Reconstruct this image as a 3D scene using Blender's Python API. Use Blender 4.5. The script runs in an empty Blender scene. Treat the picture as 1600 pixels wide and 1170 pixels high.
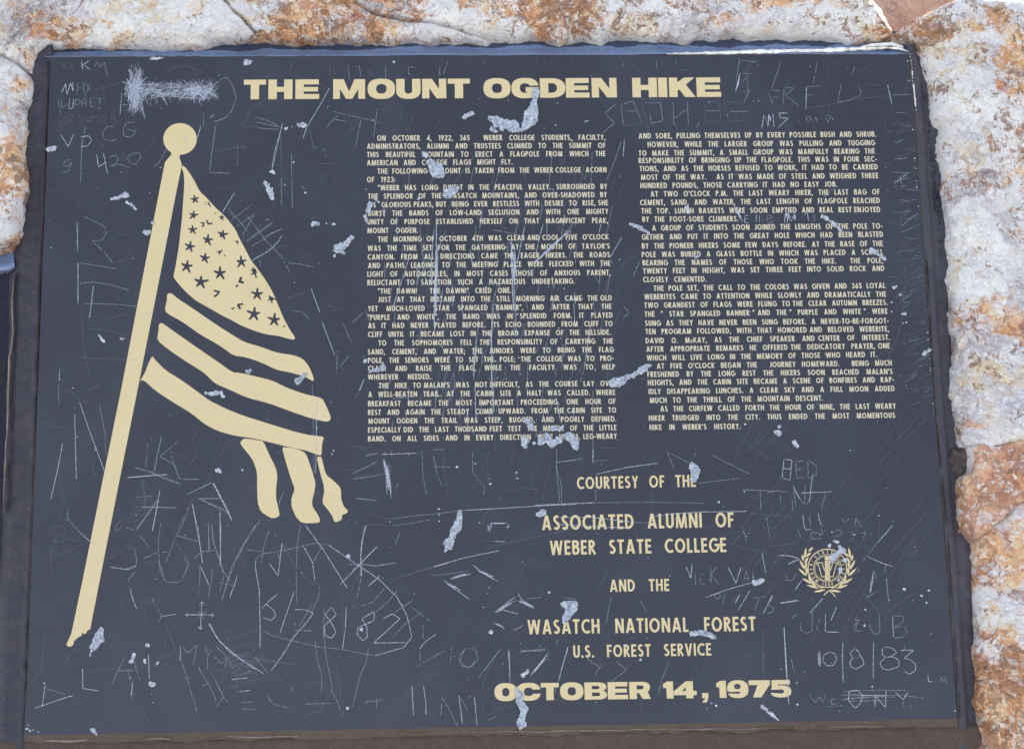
import bpy, bmesh, math, random
import numpy as np
from mathutils import Matrix, Vector
from mathutils.geometry import delaunay_2d_cdt

scene = bpy.context.scene
C = scene.collection
random.seed(11)
RNG = np.random.default_rng(7)

# ------------------------------------------------------------------ camera pose (plaque measured from its four corners)
FPX, CX, CY = 3000.0, 800.0, 585.0
PW = 0.78                                        # plaque width in metres

def solve_pose():
    corners = [(78, 89.7), (1419, 85.5), (1495, 1122.5), (38, 1148)]
    src = [(0, 1), (1, 1), (1, 0), (0, 0)]
    A = []
    for (x, y), (u, v) in zip(src, corners):
        u -= CX; v -= CY
        A.append([x, y, 1, 0, 0, 0, -u*x, -u*y, -u])
        A.append([0, 0, 0, x, y, 1, -v*x, -v*y, -v])
    h = np.linalg.svd(np.array(A, float))[2][-1].reshape(3, 3)
    h /= h[2, 2]
    B = np.linalg.inv(np.diag([FPX, FPX, 1.0])) @ h
    lam = np.linalg.norm(B[:, 0]) / PW
    r1 = B[:, 0] / np.linalg.norm(B[:, 0])
    r2 = B[:, 1] - r1*(B[:, 1] @ r1)
    ph = np.linalg.norm(r2) / lam
    r2 /= np.linalg.norm(r2)
    r3 = np.cross(r1, r2)
    t = B[:, 2] / lam + r1*PW/2 + r2*ph/2         # origin at the plaque's centre
    return np.column_stack([r1, r2, r3]), t, ph

RC, TC, PH = solve_pose()
CAMLOC = -RC.T @ TC                               # camera in plaque coordinates

def P(px, py, z=0.0):
    """Point of the photograph -> plaque coordinates (metres) at height z off the face."""
    d = RC.T @ np.array([(px-CX)/FPX, (py-CY)/FPX, 1.0])
    k = (z - CAMLOC[2]) / d[2]
    q = CAMLOC + d*k
    return (q[0], q[1], z)

TILT = math.radians(30)                           # the plaque leans back
M = Matrix(((1, 0, 0, 0), (0, math.sin(TILT), -math.cos(TILT), 0), (0, math.cos(TILT), math.sin(TILT), 1.2), (0, 0, 0, 1)))

L2C = Matrix([[*RC[0], TC[0]], [*(-RC[1]), -TC[1]], [*(-RC[2]), -TC[2]], [0, 0, 0, 1]])
cam_data = bpy.data.cameras.new('camera')
cam = bpy.data.objects.new('camera', cam_data)
C.objects.link(cam)
cam.matrix_world = M @ L2C.inverted()
cam_data.sensor_width = 36
cam_data.lens = 36*FPX/1600
cam_data.clip_start, cam_data.clip_end = 0.05, 200
cam_data.dof.use_dof = True
cam_data.dof.focus_distance = float(TC[2])
cam_data.dof.aperture_fstop = 9.0
scene.camera = cam

# ------------------------------------------------------------------ light
SUN_LOCAL = Vector((0.62, 0.60, -0.50)).normalized()
sun_dir = (M.to_3x3() @ SUN_LOCAL).normalized()
sun_el = math.asin(sun_dir.z)
sun_rot = math.atan2(sun_dir.x, sun_dir.y)
sd = bpy.data.lights.new('sun', 'SUN')
sd.energy, sd.angle, sd.color = 3.2, math.radians(0.5), (1.0, 0.95, 0.87)
sun = bpy.data.objects.new('sun', sd)
C.objects.link(sun)
sun.rotation_euler = sun_dir.to_track_quat('Z', 'Y').to_euler()
sun.location = (0, 0, 4)

w = bpy.data.worlds.new('World')
scene.world = w
w.use_nodes = True
nt = w.node_tree
bg = nt.nodes['Background']
sky = nt.nodes.new('ShaderNodeTexSky')
sky.sky_type = 'NISHITA'
sky.sun_disc = False
sky.sun_elevation, sky.sun_rotation = sun_el, sun_rot
sky.altitude = 2500
sky.air_density, sky.dust_density, sky.ozone_density = 1.0, 2.5, 1.0
hs = nt.nodes.new('ShaderNodeHueSaturation')
hs.inputs['Saturation'].default_value = 0.42
nt.links.new(sky.outputs[0], hs.inputs['Color'])
nt.links.new(hs.outputs[0], bg.inputs['Color'])
bg.inputs['Strength'].default_value = 0.15

vs = scene.view_settings
vs.view_transform, vs.look, vs.gamma, vs.use_curve_mapping = 'Standard', 'None', 1.0, False
vs.exposure = 2.15
scene.cycles.max_bounces = 6
scene.cycles.transparent_max_bounces = 24
scene.render.film_transparent = False

# ------------------------------------------------------------------ node helpers
class NB:
    def __init__(self, name):
        self.m = bpy.data.materials.new(name)
        self.m.use_nodes = True
        self.t = self.m.node_tree
        self.b = self.t.nodes['Principled BSDF']
        self.tc = self.t.nodes.new('ShaderNodeTexCoord')
    def link(self, a, b): self.t.links.new(a, b)
    def mapping(self, scale=(1, 1, 1), loc=(0, 0, 0), rot=(0, 0, 0)):
        n = self.t.nodes.new('ShaderNodeMapping')
        n.inputs['Scale'].default_value = scale
        n.inputs['Location'].default_value = loc
        n.inputs['Rotation'].default_value = rot
        self.link(self.tc.outputs['Object'], n.inputs['Vector'])
        return n.outputs[0]
    def noise(self, scale, detail=4, rough=.55, dist=0., vec=None, lac=2.0):
        n = self.t.nodes.new('ShaderNodeTexNoise')
        n.inputs['Scale'].default_value = scale
        n.inputs['Detail'].default_value = detail
        n.inputs['Roughness'].default_value = rough
        n.inputs['Lacunarity'].default_value = lac
        n.inputs['Distortion'].default_value = dist
        self.link(vec if vec is not None else self.tc.outputs['Object'], n.inputs['Vector'])
        return n.outputs['Fac']
    def voro(self, scale, feature='F1', vec=None, out='Distance', rnd=1.0):
        n = self.t.nodes.new('ShaderNodeTexVoronoi')
        n.feature = feature
        n.inputs['Scale'].default_value = scale
        n.inputs['Randomness'].default_value = rnd
        self.link(vec if vec is not None else self.tc.outputs['Object'], n.inputs['Vector'])
        return n.outputs[out]
    def ramp(self, fac, stops, interp='LINEAR'):
        n = self.t.nodes.new('ShaderNodeValToRGB')
        n.color_ramp.interpolation = interp
        e = n.color_ramp.elements
        while len(e) < len(stops): e.new(0.5)
        for q, (p, c) in zip(e, stops):
            q.position = p
            q.color = (c, c, c, 1) if isinstance(c, (int, float)) else (*c, 1)
        self.link(fac, n.inputs['Fac'])
        return n.outputs['Color']
    def mix(self, fac, a, b, mode='MIX'):
        n = self.t.nodes.new('ShaderNodeMix')
        n.data_type = 'RGBA'; n.blend_type = mode
        for s, v in ((n.inputs[0], fac), (n.inputs[6], a), (n.inputs[7], b)):
            if isinstance(v, (int, float)): s.default_value = v
            elif isinstance(v, tuple): s.default_value = (*v, 1)
            else: self.link(v, s)
        return n.outputs[2]
    def math(self, op, a, b=None, c=None):
        n = self.t.nodes.new('ShaderNodeMath'); n.operation = op
        for s, v in zip(n.inputs, (a, b, c)):
            if v is None: continue
            if isinstance(v, (int, float)): s.default_value = v
            else: self.link(v, s)
        return n.outputs[0]
    def bump(self, h, strength=.3, dist=.001, prev=None):
        n = self.t.nodes.new('ShaderNodeBump')
        n.inputs['Strength'].default_value = strength
        n.inputs['Distance'].default_value = dist
        self.link(h, n.inputs['Height'])
        if prev is not None: self.link(prev, n.inputs['Normal'])
        self.link(n.outputs[0], self.b.inputs['Normal'])
        return n.outputs[0]
    def color(self, v):
        s = self.b.inputs['Base Color']
        if isinstance(v, tuple): s.default_value = (*v, 1)
        else: self.link(v, s)
    def rough(self, v):
        s = self.b.inputs['Roughness']
        if isinstance(v, (int, float)): s.default_value = v
        else: self.link(v, s)
    def alpha(self, v):
        s = self.b.inputs['Alpha']
        if isinstance(v, (int, float)): s.default_value = v
        else: self.link(v, s)

# ------------------------------------------------------------------ materials
def mat_plate():
    n = NB('slate_laminate')
    big = n.noise(5, 4, .6)
    fine = n.noise(900, 2, .5)
    col = n.mix(big, (0.0158, 0.0172, 0.0272), (0.0215, 0.0228, 0.0330))
    col = n.mix(n.math('MULTIPLY', fine, .35), col, (0.033, 0.034, 0.046))
    smear = n.ramp(n.noise(7, 6, .62, .8, n.mapping((1.2, .8, 1))), [(.46, 0.), (.72, 1.)])
    col = n.mix(n.math('MULTIPLY', smear, .45), col, (0.040, 0.044, 0.062))
    n.color(col)
    br = n.noise(60, 4, .7, vec=n.mapping((.10, 26, 1)))
    n.rough(n.math('ADD', n.math('MULTIPLY', br, .16), .22))
    h = n.math('ADD', n.math('MULTIPLY', br, .6), n.math('MULTIPLY', n.noise(1500, 2), .4))
    n.bump(h, .05, .0003)
    n.b.inputs['Specular IOR Level'].default_value = .42
    return n.m

def mat_cream():
    n = NB('cream_ink')
    col = n.mix(n.noise(30, 5, .6), (0.465, 0.37, 0.20), (0.52, 0.42, 0.235))
    col = n.mix(n.math('MULTIPLY', n.ramp(n.noise(420, 3, .6), [(.5, 0.), (.8, 1.)]), .35), col, (0.52, 0.46, 0.33))
    n.color(col); n.rough(.55)
    return n.m

def mat_text():
    n = NB('pale_ink')
    col = n.mix(n.noise(40, 5, .6), (0.47, 0.41, 0.29), (0.53, 0.47, 0.34))
    n.color(col); n.rough(.55)
    return n.m

def mat_scratch(name, alpha, col):
    n = NB(name)
    n.color(col); n.rough(.7)
    a = n.ramp(n.noise(900, 3, .6), [(.28, alpha*.25), (.58, alpha)])
    n.alpha(a)
    return n.m

def mat_chip():
    n = NB('bare_chip')
    v = n.math('ADD', n.math('MULTIPLY', n.noise(330, 6, .72, .6), .6), n.math('MULTIPLY', n.noise(1300, 4, .7), .4))
    col = n.ramp(v, [(.37, (0.07, 0.08, 0.11)), (.44, (0.20, 0.225, 0.28)), (.50, (0.33, 0.365, 0.435)), (.56, (0.46, 0.49, 0.55)), (.63, (0.68, 0.68, 0.69))])
    n.color(col); n.rough(.6)
    n.bump(v, .8, .0014)
    return n.m

def mat_rubber(name, ca, cb, rough=.34, dust=.25, spec=.5):
    n = NB(name)
    n.b.inputs['Specular IOR Level'].default_value = spec
    col = n.mix(n.noise(22, 5, .6), ca, cb)
    d = n.ramp(n.noise(90, 7, .72, .4), [(.50, 0.), (.72, 1.)])
    col = n.mix(n.math('MULTIPLY', d, dust), col, (0.11, 0.085, 0.08))
    sp = n.ramp(n.noise(650, 2, .5), [(.66, 0.), (.73, 1.)])
    col = n.mix(n.math('MULTIPLY', sp, .30), col, (0.25, 0.23, 0.22))
    n.color(col)
    n.rough(n.math('ADD', n.math('MULTIPLY', n.noise(120, 4), .35), rough-.12))
    n.bump(n.noise(300, 6, .62), .35, .0012)
    return n.m

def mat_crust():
    n = NB('sunlit_sealant_crust')  # sealant crust; its near-white colour paints in sunlight
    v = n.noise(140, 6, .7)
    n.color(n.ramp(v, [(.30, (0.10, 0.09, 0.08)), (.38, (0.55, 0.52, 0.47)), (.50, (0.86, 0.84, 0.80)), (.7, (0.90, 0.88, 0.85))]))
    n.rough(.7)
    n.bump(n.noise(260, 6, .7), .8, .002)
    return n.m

def mat_bevel():
    n = NB('edge_of_plate')
    n.color(n.mix(n.noise(60, 5, .6), (0.056, 0.039, 0.030), (0.092, 0.068, 0.054)))
    n.rough(.6); n.b.inputs['Specular IOR Level'].default_value = .25; n.bump(n.noise(400, 4), .3, .0006)
    return n.m

def mat_rock(name, seed, warm=.5, rust=.5, pink=0., vstreak=1.0, tint=None):
    n = NB(name)
    off = (seed*3.17, seed*1.91, seed*.77)
    v0 = n.mapping((1, vstreak, 1), off)
    vr = n.mapping((1.0, 1.35, 1), tuple(a+5 for a in off), (0, 0, .5))
    def warped(src, scale, amt, det=5):
        wn = n.t.nodes.new('ShaderNodeTexNoise'); wn.inputs['Scale'].default_value = scale; wn.inputs['Detail'].default_value = det
        wn.inputs['Roughness'].default_value = .65
        n.link(src, wn.inputs['Vector'])
        c = n.t.nodes.new('ShaderNodeVectorMath'); c.operation = 'SUBTRACT'
        n.link(wn.outputs['Color'], c.inputs[0]); c.inputs[1].default_value = (.5, .5, .5)
        va = n.t.nodes.new('ShaderNodeVectorMath'); va.operation = 'MULTIPLY_ADD'
        n.link(c.outputs[0], va.inputs[0]); va.inputs[1].default_value = (amt,)*3; n.link(src, va.inputs[2])
        return va.outputs[0]
    vw = warped(v0, 45, .030)
    vf = warped(vw, 220, .007, 3)
    def flake(scale, vec):
        c = n.voro(scale, 'F1', vec, 'Color')
        s = n.t.nodes.new('ShaderNodeSeparateColor'); n.link(c, s.inputs[0])
        return s.outputs[0], s.outputs[1]
    f1, f1b = flake(36, vf)
    f2, f2b = flake(95, vf)
    f3, f3b = flake(300, vf)
    grain = n.noise(330, 6, .72, 0, v0)
    def add(*terms):
        out = None
        for k, s in terms:
            q = n.math('MULTIPLY', n.math('SUBTRACT', s, .5), k)
            out = q if out is None else n.math('ADD', out, q)
        return out
    # quartzite ground: white, lavender and warm grey flakes
    g = n.math('ADD', n.math('ADD', n.noise(11, 8, .66, .4, vw), .0), add((.12, f1), (.10, f2), (.10, f3), (.26, grain)))
    base = n.ramp(g, [(.26, (0.22, 0.19, 0.19)), (.36, (0.52, 0.46, 0.46)), (.43, (0.74, 0.69, 0.69)), (.50, (0.88, 0.845, 0.82)), (.66, (0.93, 0.90, 0.86)), (.76, (0.80, 0.68, 0.52))])
    lav = n.ramp(n.math('ADD', n.noise(12, 5, .6, .2, vr), add((.2, f1b), (.2, f2b))), [(.40, 0.), (.60, 1.)])
    base = n.mix(n.math('MULTIPLY', lav, .34), base, (0.70, 0.68, 0.78))
    yel = n.ramp(n.math('ADD', n.noise(18, 8, .68, .5, vw), add((.22, f2), (.2, grain))), [(.585 - .05*warm, 0.), (.67, 1.)])
    base = n.mix(n.math('MULTIPLY', yel, .60), base, (0.74, 0.53, 0.24))
    # orange staining in ragged patches
    o1 = n.noise(8, 9, .68, .7, vr)
    o2 = n.noise(36, 8, .72, .4, vw)
    o0 = n.noise(4.6, 3, .5, .8, vr)
    om = n.math('ADD', o1, add((.80, o2), (.85, o0), (.10, f1), (.12, f2b), (.20, grain)))
    lo = .645 - .165*warm
    omask = n.ramp(om, [(lo, 0.), (lo+.035, .55), (lo+.10, 1.)])
    ocol = n.ramp(n.math('ADD', n.noise(30, 8, .70, .4, vw), add((.16, f2), (.14, f3), (.2, grain))), [(.28, (0.24, 0.08, 0.035)), (.39, (0.56, 0.20, 0.055)), (.48, (0.80, 0.36, 0.10)), (.57, (0.86, 0.55, 0.24)), (.70, (0.89, 0.77, 0.58))])
    base = n.mix(n.math('MULTIPLY', omask, .86), base, ocol)
    # rust brown along finer veins and flake edges
    r1 = n.noise(19, 10, .74, 1.0, vw)
    rm = n.ramp(n.math('ADD', n.math('ADD', n.math('MULTIPLY', r1, .72), n.math('MULTIPLY', o1, .28)), add((.5, o0), (.14, f2), (.14, f3b), (.22, grain))), [(.595 - .085*rust, 0.), (.628 - .085*rust, 1.)])
    rcol = n.ramp(n.math('ADD', n.noise(140, 5, .7, 0, vw), add((.3, grain))), [(.34, (0.04, 0.022, 0.02)), (.47, (0.20, 0.07, 0.035)), (.62, (0.46, 0.20, 0.085))])
    base = n.mix(n.math('MULTIPLY', rm, .80), base, rcol)
    if pink:
        pm = n.ramp(n.math('ADD', n.noise(14, 6, .66, .4, vr), add((.2, f1), (.3, grain))), [(.38, 0.), (.56, 1.)])
        base = n.mix(n.math('MULTIPLY', pm, pink), base, n.ramp(o2, [(.35, (0.50, 0.19, 0.13)), (.55, (0.72, 0.40, 0.30)), (.7, (0.82, 0.62, 0.54))]))
    # white fresh grains, dark specks and pits
    wg = n.ramp(n.math('ADD', n.noise(120, 5, .7, 0, vw), add((.3, f3))), [(.60, 0.), (.67, 1.)])
    base = n.mix(n.math('MULTIPLY', wg, .62), base, (0.90, 0.88, 0.87))
    dk = n.ramp(n.math('ADD', n.noise(85, 8, .78, .3, vw), add((.12, f3b), (.2, grain))), [(.30, 1.), (.345, 0.)])
    base = n.mix(n.math('MULTIPLY', dk, .80), base, (0.075, 0.055, 0.055))
    ed = n.voro(62, 'DISTANCE_TO_EDGE', vf)
    em = n.math('MULTIPLY', n.ramp(ed, [(.0, 1.), (.035, 0.)]), n.ramp(n.noise(14, 4, .6, 0, vr), [(.48, 0.), (.62, 1.)]))
    base = n.mix(n.math('MULTIPLY', em, .55), base, (0.22, 0.13, 0.09))
    if tint: base = n.mix(tint[3], base, tint[:3])
    n.color(base)
    n.rough(n.math('ADD', n.math('MULTIPLY', o2, .35), .45))
    h1 = n.math('ADD', n.noise(45, 10, .72, .3, vw), add((.30, f1b), (.22, f2b), (.10, f3)))
    b = n.bump(h1, 1.0, .009)
    n.bump(n.math('SUBTRACT', grain, n.math('MULTIPLY', dk, .5)), .6, .0018, b)
    return n.m

# ------------------------------------------------------------------ object helpers
def tag(o, label=None, cat=None, group=None, kind=None):
    if label: o['label'] = label
    if cat: o['category'] = cat
    if group: o['group'] = group
    if kind: o['kind'] = kind
    return o

def thing(name, label, cat, origin):
    o = bpy.data.objects.new(name, None)
    o.empty_display_size = .05
    C.objects.link(o)
    o.matrix_world = M @ Matrix.Translation(origin)
    o['org'] = list(origin)
    return tag(o, label, cat)

def obj(name, verts, faces, mats, parent=None, origin=None, midx=None, smooth=False):
    """verts in plaque coordinates; stored relative to the origin of the thing they belong to."""
    top = parent
    while top is not None and top.parent is not None: top = top.parent
    org = np.array(origin if parent is None else top['org'], float)
    v = np.asarray(verts, float) - org
    me = bpy.data.meshes.new(name)
    faces = np.asarray(faces) if not isinstance(faces, list) else faces
    if isinstance(faces, np.ndarray):
        n, k = faces.shape
        me.vertices.add(len(v)); me.vertices.foreach_set('co', v.astype(np.float32).ravel())
        me.loops.add(n*k); me.loops.foreach_set('vertex_index', faces.astype(np.int32).ravel())
        me.polygons.add(n); me.polygons.foreach_set('loop_start', np.arange(0, n*k, k, dtype=np.int32))
        me.update(calc_edges=True); me.validate()
    else:
        me.from_pydata([tuple(q) for q in v], [], faces)
        me.update()
    for m_ in (mats if isinstance(mats, (list, tuple)) else [mats]): me.materials.append(m_)
    if midx is not None: me.polygons.foreach_set('material_index', np.asarray(midx, dtype=np.int32))
    me.polygons.foreach_set('use_smooth', np.full(len(me.polygons), smooth, dtype=bool))
    o = bpy.data.objects.new(name, me)
    C.objects.link(o)
    if parent is None:
        o.matrix_world = M @ Matrix.Translation(origin)
    else:
        o.parent = parent
    return o

def fill(pos, neg=()):
    """Union of polygons minus others, as triangles (2-D)."""
    vs_, fs = [], []
    for poly in list(pos) + list(neg):
        poly = list(poly)
        if sum(p[0]*q[1]-q[0]*p[1] for p, q in zip(poly, poly[1:]+poly[:1])) < 0: poly.reverse()
        i = len(vs_)
        vs_ += [Vector(p) for p in poly]
        fs.append(list(range(i, i+len(poly))))
    v, e, f, ov, oe, of = delaunay_2d_cdt(vs_, [], fs, 0, 1e-5, True)
    np_ = len(pos)
    tris = []
    for t, o in zip(f, of):
        if any(k < np_ for k in o) and not any(k >= np_ for k in o): tris.append(list(t))
    return [(q.x, q.y) for q in v], tris

# value noise in numpy for the big relief
def vnoise(x, y, seed):
    xi, yi = np.floor(x).astype(np.int64), np.floor(y).astype(np.int64)
    fx, fy = x-xi, y-yi
    fx = fx*fx*fx*(fx*(fx*6-15)+10); fy = fy*fy*fy*(fy*(fy*6-15)+10)
    def hsh(a, b):
        n = (a*374761393 + b*668265263 + seed*974634777) & 0xffffffff
        n = ((n ^ (n >> 13))*1274126177) & 0xffffffff
        return ((n ^ (n >> 16)) & 0xffff)/65535.0
    return (hsh(xi, yi)*(1-fx) + hsh(xi+1, yi)*fx)*(1-fy) + (hsh(xi, yi+1)*(1-fx) + hsh(xi+1, yi+1)*fx)*fy

def fbm(x, y, scale, seed, octv=5, gain=.5):
    s, a, t = np.zeros_like(x), 1.0, 0.0
    for k in range(octv):
        c, sn = math.cos(k*1.1), math.sin(k*1.1)
        s += a*(vnoise((x*c-y*sn)*scale+k*17.3, (x*sn+y*c)*scale-k*9.1, seed+k)-.5)
        t += a; a *= gain; scale *= 2.03
    return s/t*2
# ------------------------------------------------------------------ rocks
def poly_sdf(X, Y, poly):
    """Signed distance (positive inside)."""
    d2 = np.full(X.shape, 1e9); inside = np.zeros(X.shape, bool)
    n = len(poly)
    for i in range(n):
        x0, y0 = poly[i]; x1, y1 = poly[(i+1) % n]
        ex, ey = x1-x0, y1-y0
        L = ex*ex+ey*ey+1e-12
        t = np.clip(((X-x0)*ex+(Y-y0)*ey)/L, 0, 1)
        d2 = np.minimum(d2, (X-x0-t*ex)**2+(Y-y0-t*ey)**2)
        c = ((y0 > Y) != (y1 > Y)) & (X < ex*(Y-y0)/(ey+1e-15)+x0)
        inside ^= c
    d = np.sqrt(d2)
    return np.where(inside, d, -d)

def boulder(name, label, outline, mat, z0, R=.012, D=.016, step=.0013, seed=1, slope=(0, 0), rough=.010, ragged=.003, depth=.05, cracks=(), zedge=-.008, bulge=0., back=True, soft=None, Rs=.0045, Ds=.0035):
    """A stone: front relief, rounded rim, side walls running back to its rear face."""
    poly = [P(x, y, zedge)[:2] for x, y in outline]
    xs, ys = [p[0] for p in poly], [p[1] for p in poly]
    pad = .006
    gx = np.arange(min(xs)-pad, max(xs)+pad, step); gy = np.arange(min(ys)-pad, max(ys)+pad, step)
    X, Y = np.meshgrid(gx, gy)
    d = poly_sdf(X, Y, poly) + ragged*fbm(X, Y, 70, seed+50, 4, .6)
    cx, cy = (min(xs)+max(xs))/2, (min(ys)+max(ys))/2
    big = fbm(X, Y, 7, seed, 3)
    mid = fbm(X, Y, 28, seed+9, 5, .55)
    # broken facets: quantised low noise gives planes and steps
    st = fbm(X+.3*mid*.02, Y, 16, seed+21, 3)
    facet = np.round(st*4)/4*.6 + st*.4
    ridg = 1-np.abs(fbm(X, Y, 45, seed+33, 4, .55))*2
    Z = z0 + slope[0]*(X-cx) + slope[1]*(Y-cy) + rough*(.9*big + .40*mid + .35*facet + .16*ridg) + bulge*np.clip(d/.08, 0, 1)
    for cr in cracks:
        pts, wd, dp = cr
        pl = [P(x, y, z0)[:2] for x, y in pts]
        dd = np.full(X.shape, 1e9)
        for (x0, y0), (x1, y1) in zip(pl, pl[1:]):
            ex, ey = x1-x0, y1-y0
            t = np.clip(((X-x0)*ex+(Y-y0)*ey)/(ex*ex+ey*ey+1e-12), 0, 1)
            dd = np.minimum(dd, np.hypot(X-x0-t*ex, Y-y0-t*ey))
        dd = dd + .0012*fbm(X, Y, 150, seed+71, 3)
        Z -= dp*np.clip(1-dd/wd, 0, 1)**1.2
        Z -= dp*.35*np.clip(1-dd/(wd*6), 0, 1)
    if soft is None:
        q = np.clip(1-d/R, 0, 1)
        Z -= D*(1-np.sqrt(np.clip(1-q*q, 0, 1)))
    else:                                                     # tight joints with a neighbour keep a crisp narrow edge
        dA = np.full(X.shape, 1e9); dB = np.full(X.shape, 1e9)
        wob = ragged*fbm(X, Y, 70, seed+50, 4, .6)
        for i in range(len(poly)):
            (x0, y0), (x1, y1) = poly[i], poly[(i+1) % len(poly)]
            ex, ey = x1-x0, y1-y0
            t = np.clip(((X-x0)*ex+(Y-y0)*ey)/(ex*ex+ey*ey+1e-12), 0, 1)
            dd = np.hypot(X-x0-t*ex, Y-y0-t*ey)
            o0, o1 = outline[i], outline[(i+1) % len(outline)]
            if soft((o0[0]+o1[0])/2, (o0[1]+o1[1])/2): dB = np.minimum(dB, dd)
            else: dA = np.minimum(dA, dd)
        for dd, R_, D_ in ((dA, R, D), (dB, Rs, Ds)):
            q = np.clip(1-(dd+wob)/R_, 0, 1)
            Z -= D_*(1-np.sqrt(np.clip(1-q*q, 0, 1)))
    Z = np.where(d < 0, Z - np.clip(-d/.004, 0, 1)*(depth), Z)
    ny, nx = X.shape
    idx = np.arange(ny*nx).reshape(ny, nx)
    keep = d > -.0055
    kf = keep[:-1, :-1] & keep[1:, :-1] & keep[:-1, 1:] & keep[1:, 1:]
    q4 = np.stack([idx[:-1, :-1][kf], idx[:-1, 1:][kf], idx[1:, 1:][kf], idx[1:, :-1][kf]], 1)
    used = np.unique(q4)
    remap = np.full(ny*nx, -1); remap[used] = np.arange(len(used))
    V = np.stack([X.ravel()[used], Y.ravel()[used], Z.ravel()[used]], 1)
    F = remap[q4]
    org = (float(V[:, 0].mean()), float(V[:, 1].min()), float(z0-depth))
    o = obj(name, V, F, mat, None, org, None, True)
    if back:                                                   # rear face, so the stone is closed
        bm = bmesh.new(); bm.from_mesh(o.data)
        be = [e for e in bm.edges if e.is_boundary]
        r = bmesh.ops.extrude_edge_only(bm, edges=be)
        for v in r['geom']:
            if isinstance(v, bmesh.types.BMVert): v.co.z = min(v.co.z, 0.) - .004
        bmesh.ops.holes_fill(bm, edges=[e for e in bm.edges if e.is_boundary], sides=0)
        bm.to_mesh(o.data); bm.free()
    return tag(o, label, 'boulder')

top_out = [(54, 122), (60, 100), (64, 88), (75, 81), (85, 77), (110, 75), (145, 73), (190, 76), (240, 77), (300, 78), (322, 77), (333, 70),
           (350, 65), (380, 62), (400, 62), (440, 65), (465, 68), (480, 64), (520, 66), (545, 68), (575, 65), (600, 66), (625, 68), (650, 65), (672, 68), (690, 64), (720, 67), (760, 67),
           (800, 66), (830, 63), (850, 60), (875, 71), (897, 65), (910, 62), (937, 70), (950, 60), (990, 60), (1030, 63), (1072, 67), (1085, 62), (1120, 60), (1160, 58), (1200, 59), (1215, 60),
           (1260, 59), (1310, 62), (1325, 68), (1360, 67), (1385, 65), (1394, 58), (1390, 48), (1383, 34), (1375, 19), (1366, 8), (1358, -4), (1345, -22), (1310, -60), (1220, -150), (900, -230), (500, -240), (100, -220), (-200, -190), (-330, -60),
           (-350, 200), (-320, 380), (-160, 410), (-40, 402), (-4, 397), (14, 392), (28, 383), (37, 370), (42, 340), (44, 300), (46, 275), (41, 240), (46, 215), (47, 190), (51, 165), (56, 140)]
m_top = mat_rock('quartzite_rust_speckled', 1, .60, .56)
boulder('boulder', 'long pale boulder with rust speckles, wrapping over the top and upper left of the plaque', top_out, m_top, .008, .016, .016, .0012, 3, (0, -.03), .010, .003, .030,
        cracks=[([(-20, 78), (0, 84), (22, 93), (42, 108), (56, 124)], .0016, .007), ([(554, -4), (575, 8), (600, 20), (640, 27), (675, 33), (705, 38), (728, 45), (760, 53), (790, 58)], .0020, .010),
                ([(350, -4), (362, 10), (378, 24), (400, 47), (430, 60)], .0016, .008)])
upper_out = [(1376, 66), (1390, 55), (1408, 49), (1421, 40), (1430, 29), (1445, 22), (1465, 13), (1490, 3), (1520, -1), (1560, 0), (1600, 6), (1680, 10), (1800, 40), (1880, 180), (1900, 460), (1860, 690), (1720, 700), (1640, 690), (1600, 690), (1570, 699), (1540, 706), (1508, 701),
             (1497, 690), (1496, 650), (1488, 640), (1484, 615), (1483, 600), (1486, 575), (1485, 540), (1487, 505), (1482, 490), (1480, 460), (1477, 420), (1475, 370), (1472, 345), (1468, 320), (1469, 300), (1467, 260),
             (1462, 225), (1471, 203), (1456, 195), (1452, 185), (1450, 150), (1445, 115), (1439, 88), (1426, 73), (1406, 64)]
m_upper = mat_rock('quartzite_white_lavender', 7, .58, .55)
boulder('boulder', 'tall white and lavender boulder right of the plaque, under the notch, with brown stains', upper_out, m_upper, .008, .021, .024, .0013, 27, (0, 0), .011, .003, .028, soft=lambda x, y: y > 688 and x > 1503)
mid_out = [(1507, 700), (1540, 703), (1570, 696), (1600, 687), (1660, 685), (1720, 695), (1850, 690), (1860, 755), (1720, 760), (1640, 765), (1600, 782), (1580, 797), (1560, 813), (1540, 832), (1520, 848), (1511, 846), (1498, 826), (1494, 790), (1500, 748), (1511, 736)]
m_mid = mat_rock('quartzite_orange_crust', 11, 1.05, .6, .45)
boulder('boulder', 'short boulder with a coral orange crust on top, wedged mid height at the right', mid_out, m_mid, .006, .012, .014, .0011, 41, (0, 0), .010, .0025, .028, soft=lambda x, y: x > 1509)
low_out = [(1519, 847), (1539, 830), (1559, 811), (1579, 795), (1599, 780), (1638, 764), (1720, 759), (1850, 750), (1900, 950), (1880, 1250), (1760, 1400), (1600, 1420), (1540, 1330), (1530, 1215), (1530, 1170), (1526, 1140), (1519, 1100), (1523, 1050), (1521, 985), (1517, 900), (1514, 870)]
m_low = mat_rock('quartzite_orange_mottled', 15, 1.15, .7, .1)
boulder('boulder', 'orange mottled boulder at the lower right corner beside the plaque', low_out, m_low, .005, .014, .018, .0011, 58, (0, 0), .011, .003, .028, soft=lambda x, y: y < 852 and x > 1518)
# stone seen through the notch, well behind the others
far_out = [(1290, 190), (1290, -60), (1360, -140), (1480, -150), (1560, -100), (1600, 40), (1560, 170), (1420, 200)]
m_far = mat_rock('sandstone_red', 21, 1.0, .1, .9, 1.0, (0.90, 0.50, 0.34, .45))
boulder('boulder', 'reddish boulder behind the notch between the two stones at top right', far_out, m_far, -.30, .03, .03, .0024, 66, (0, -.25), .014, .004, .05, (), -.3)

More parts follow.
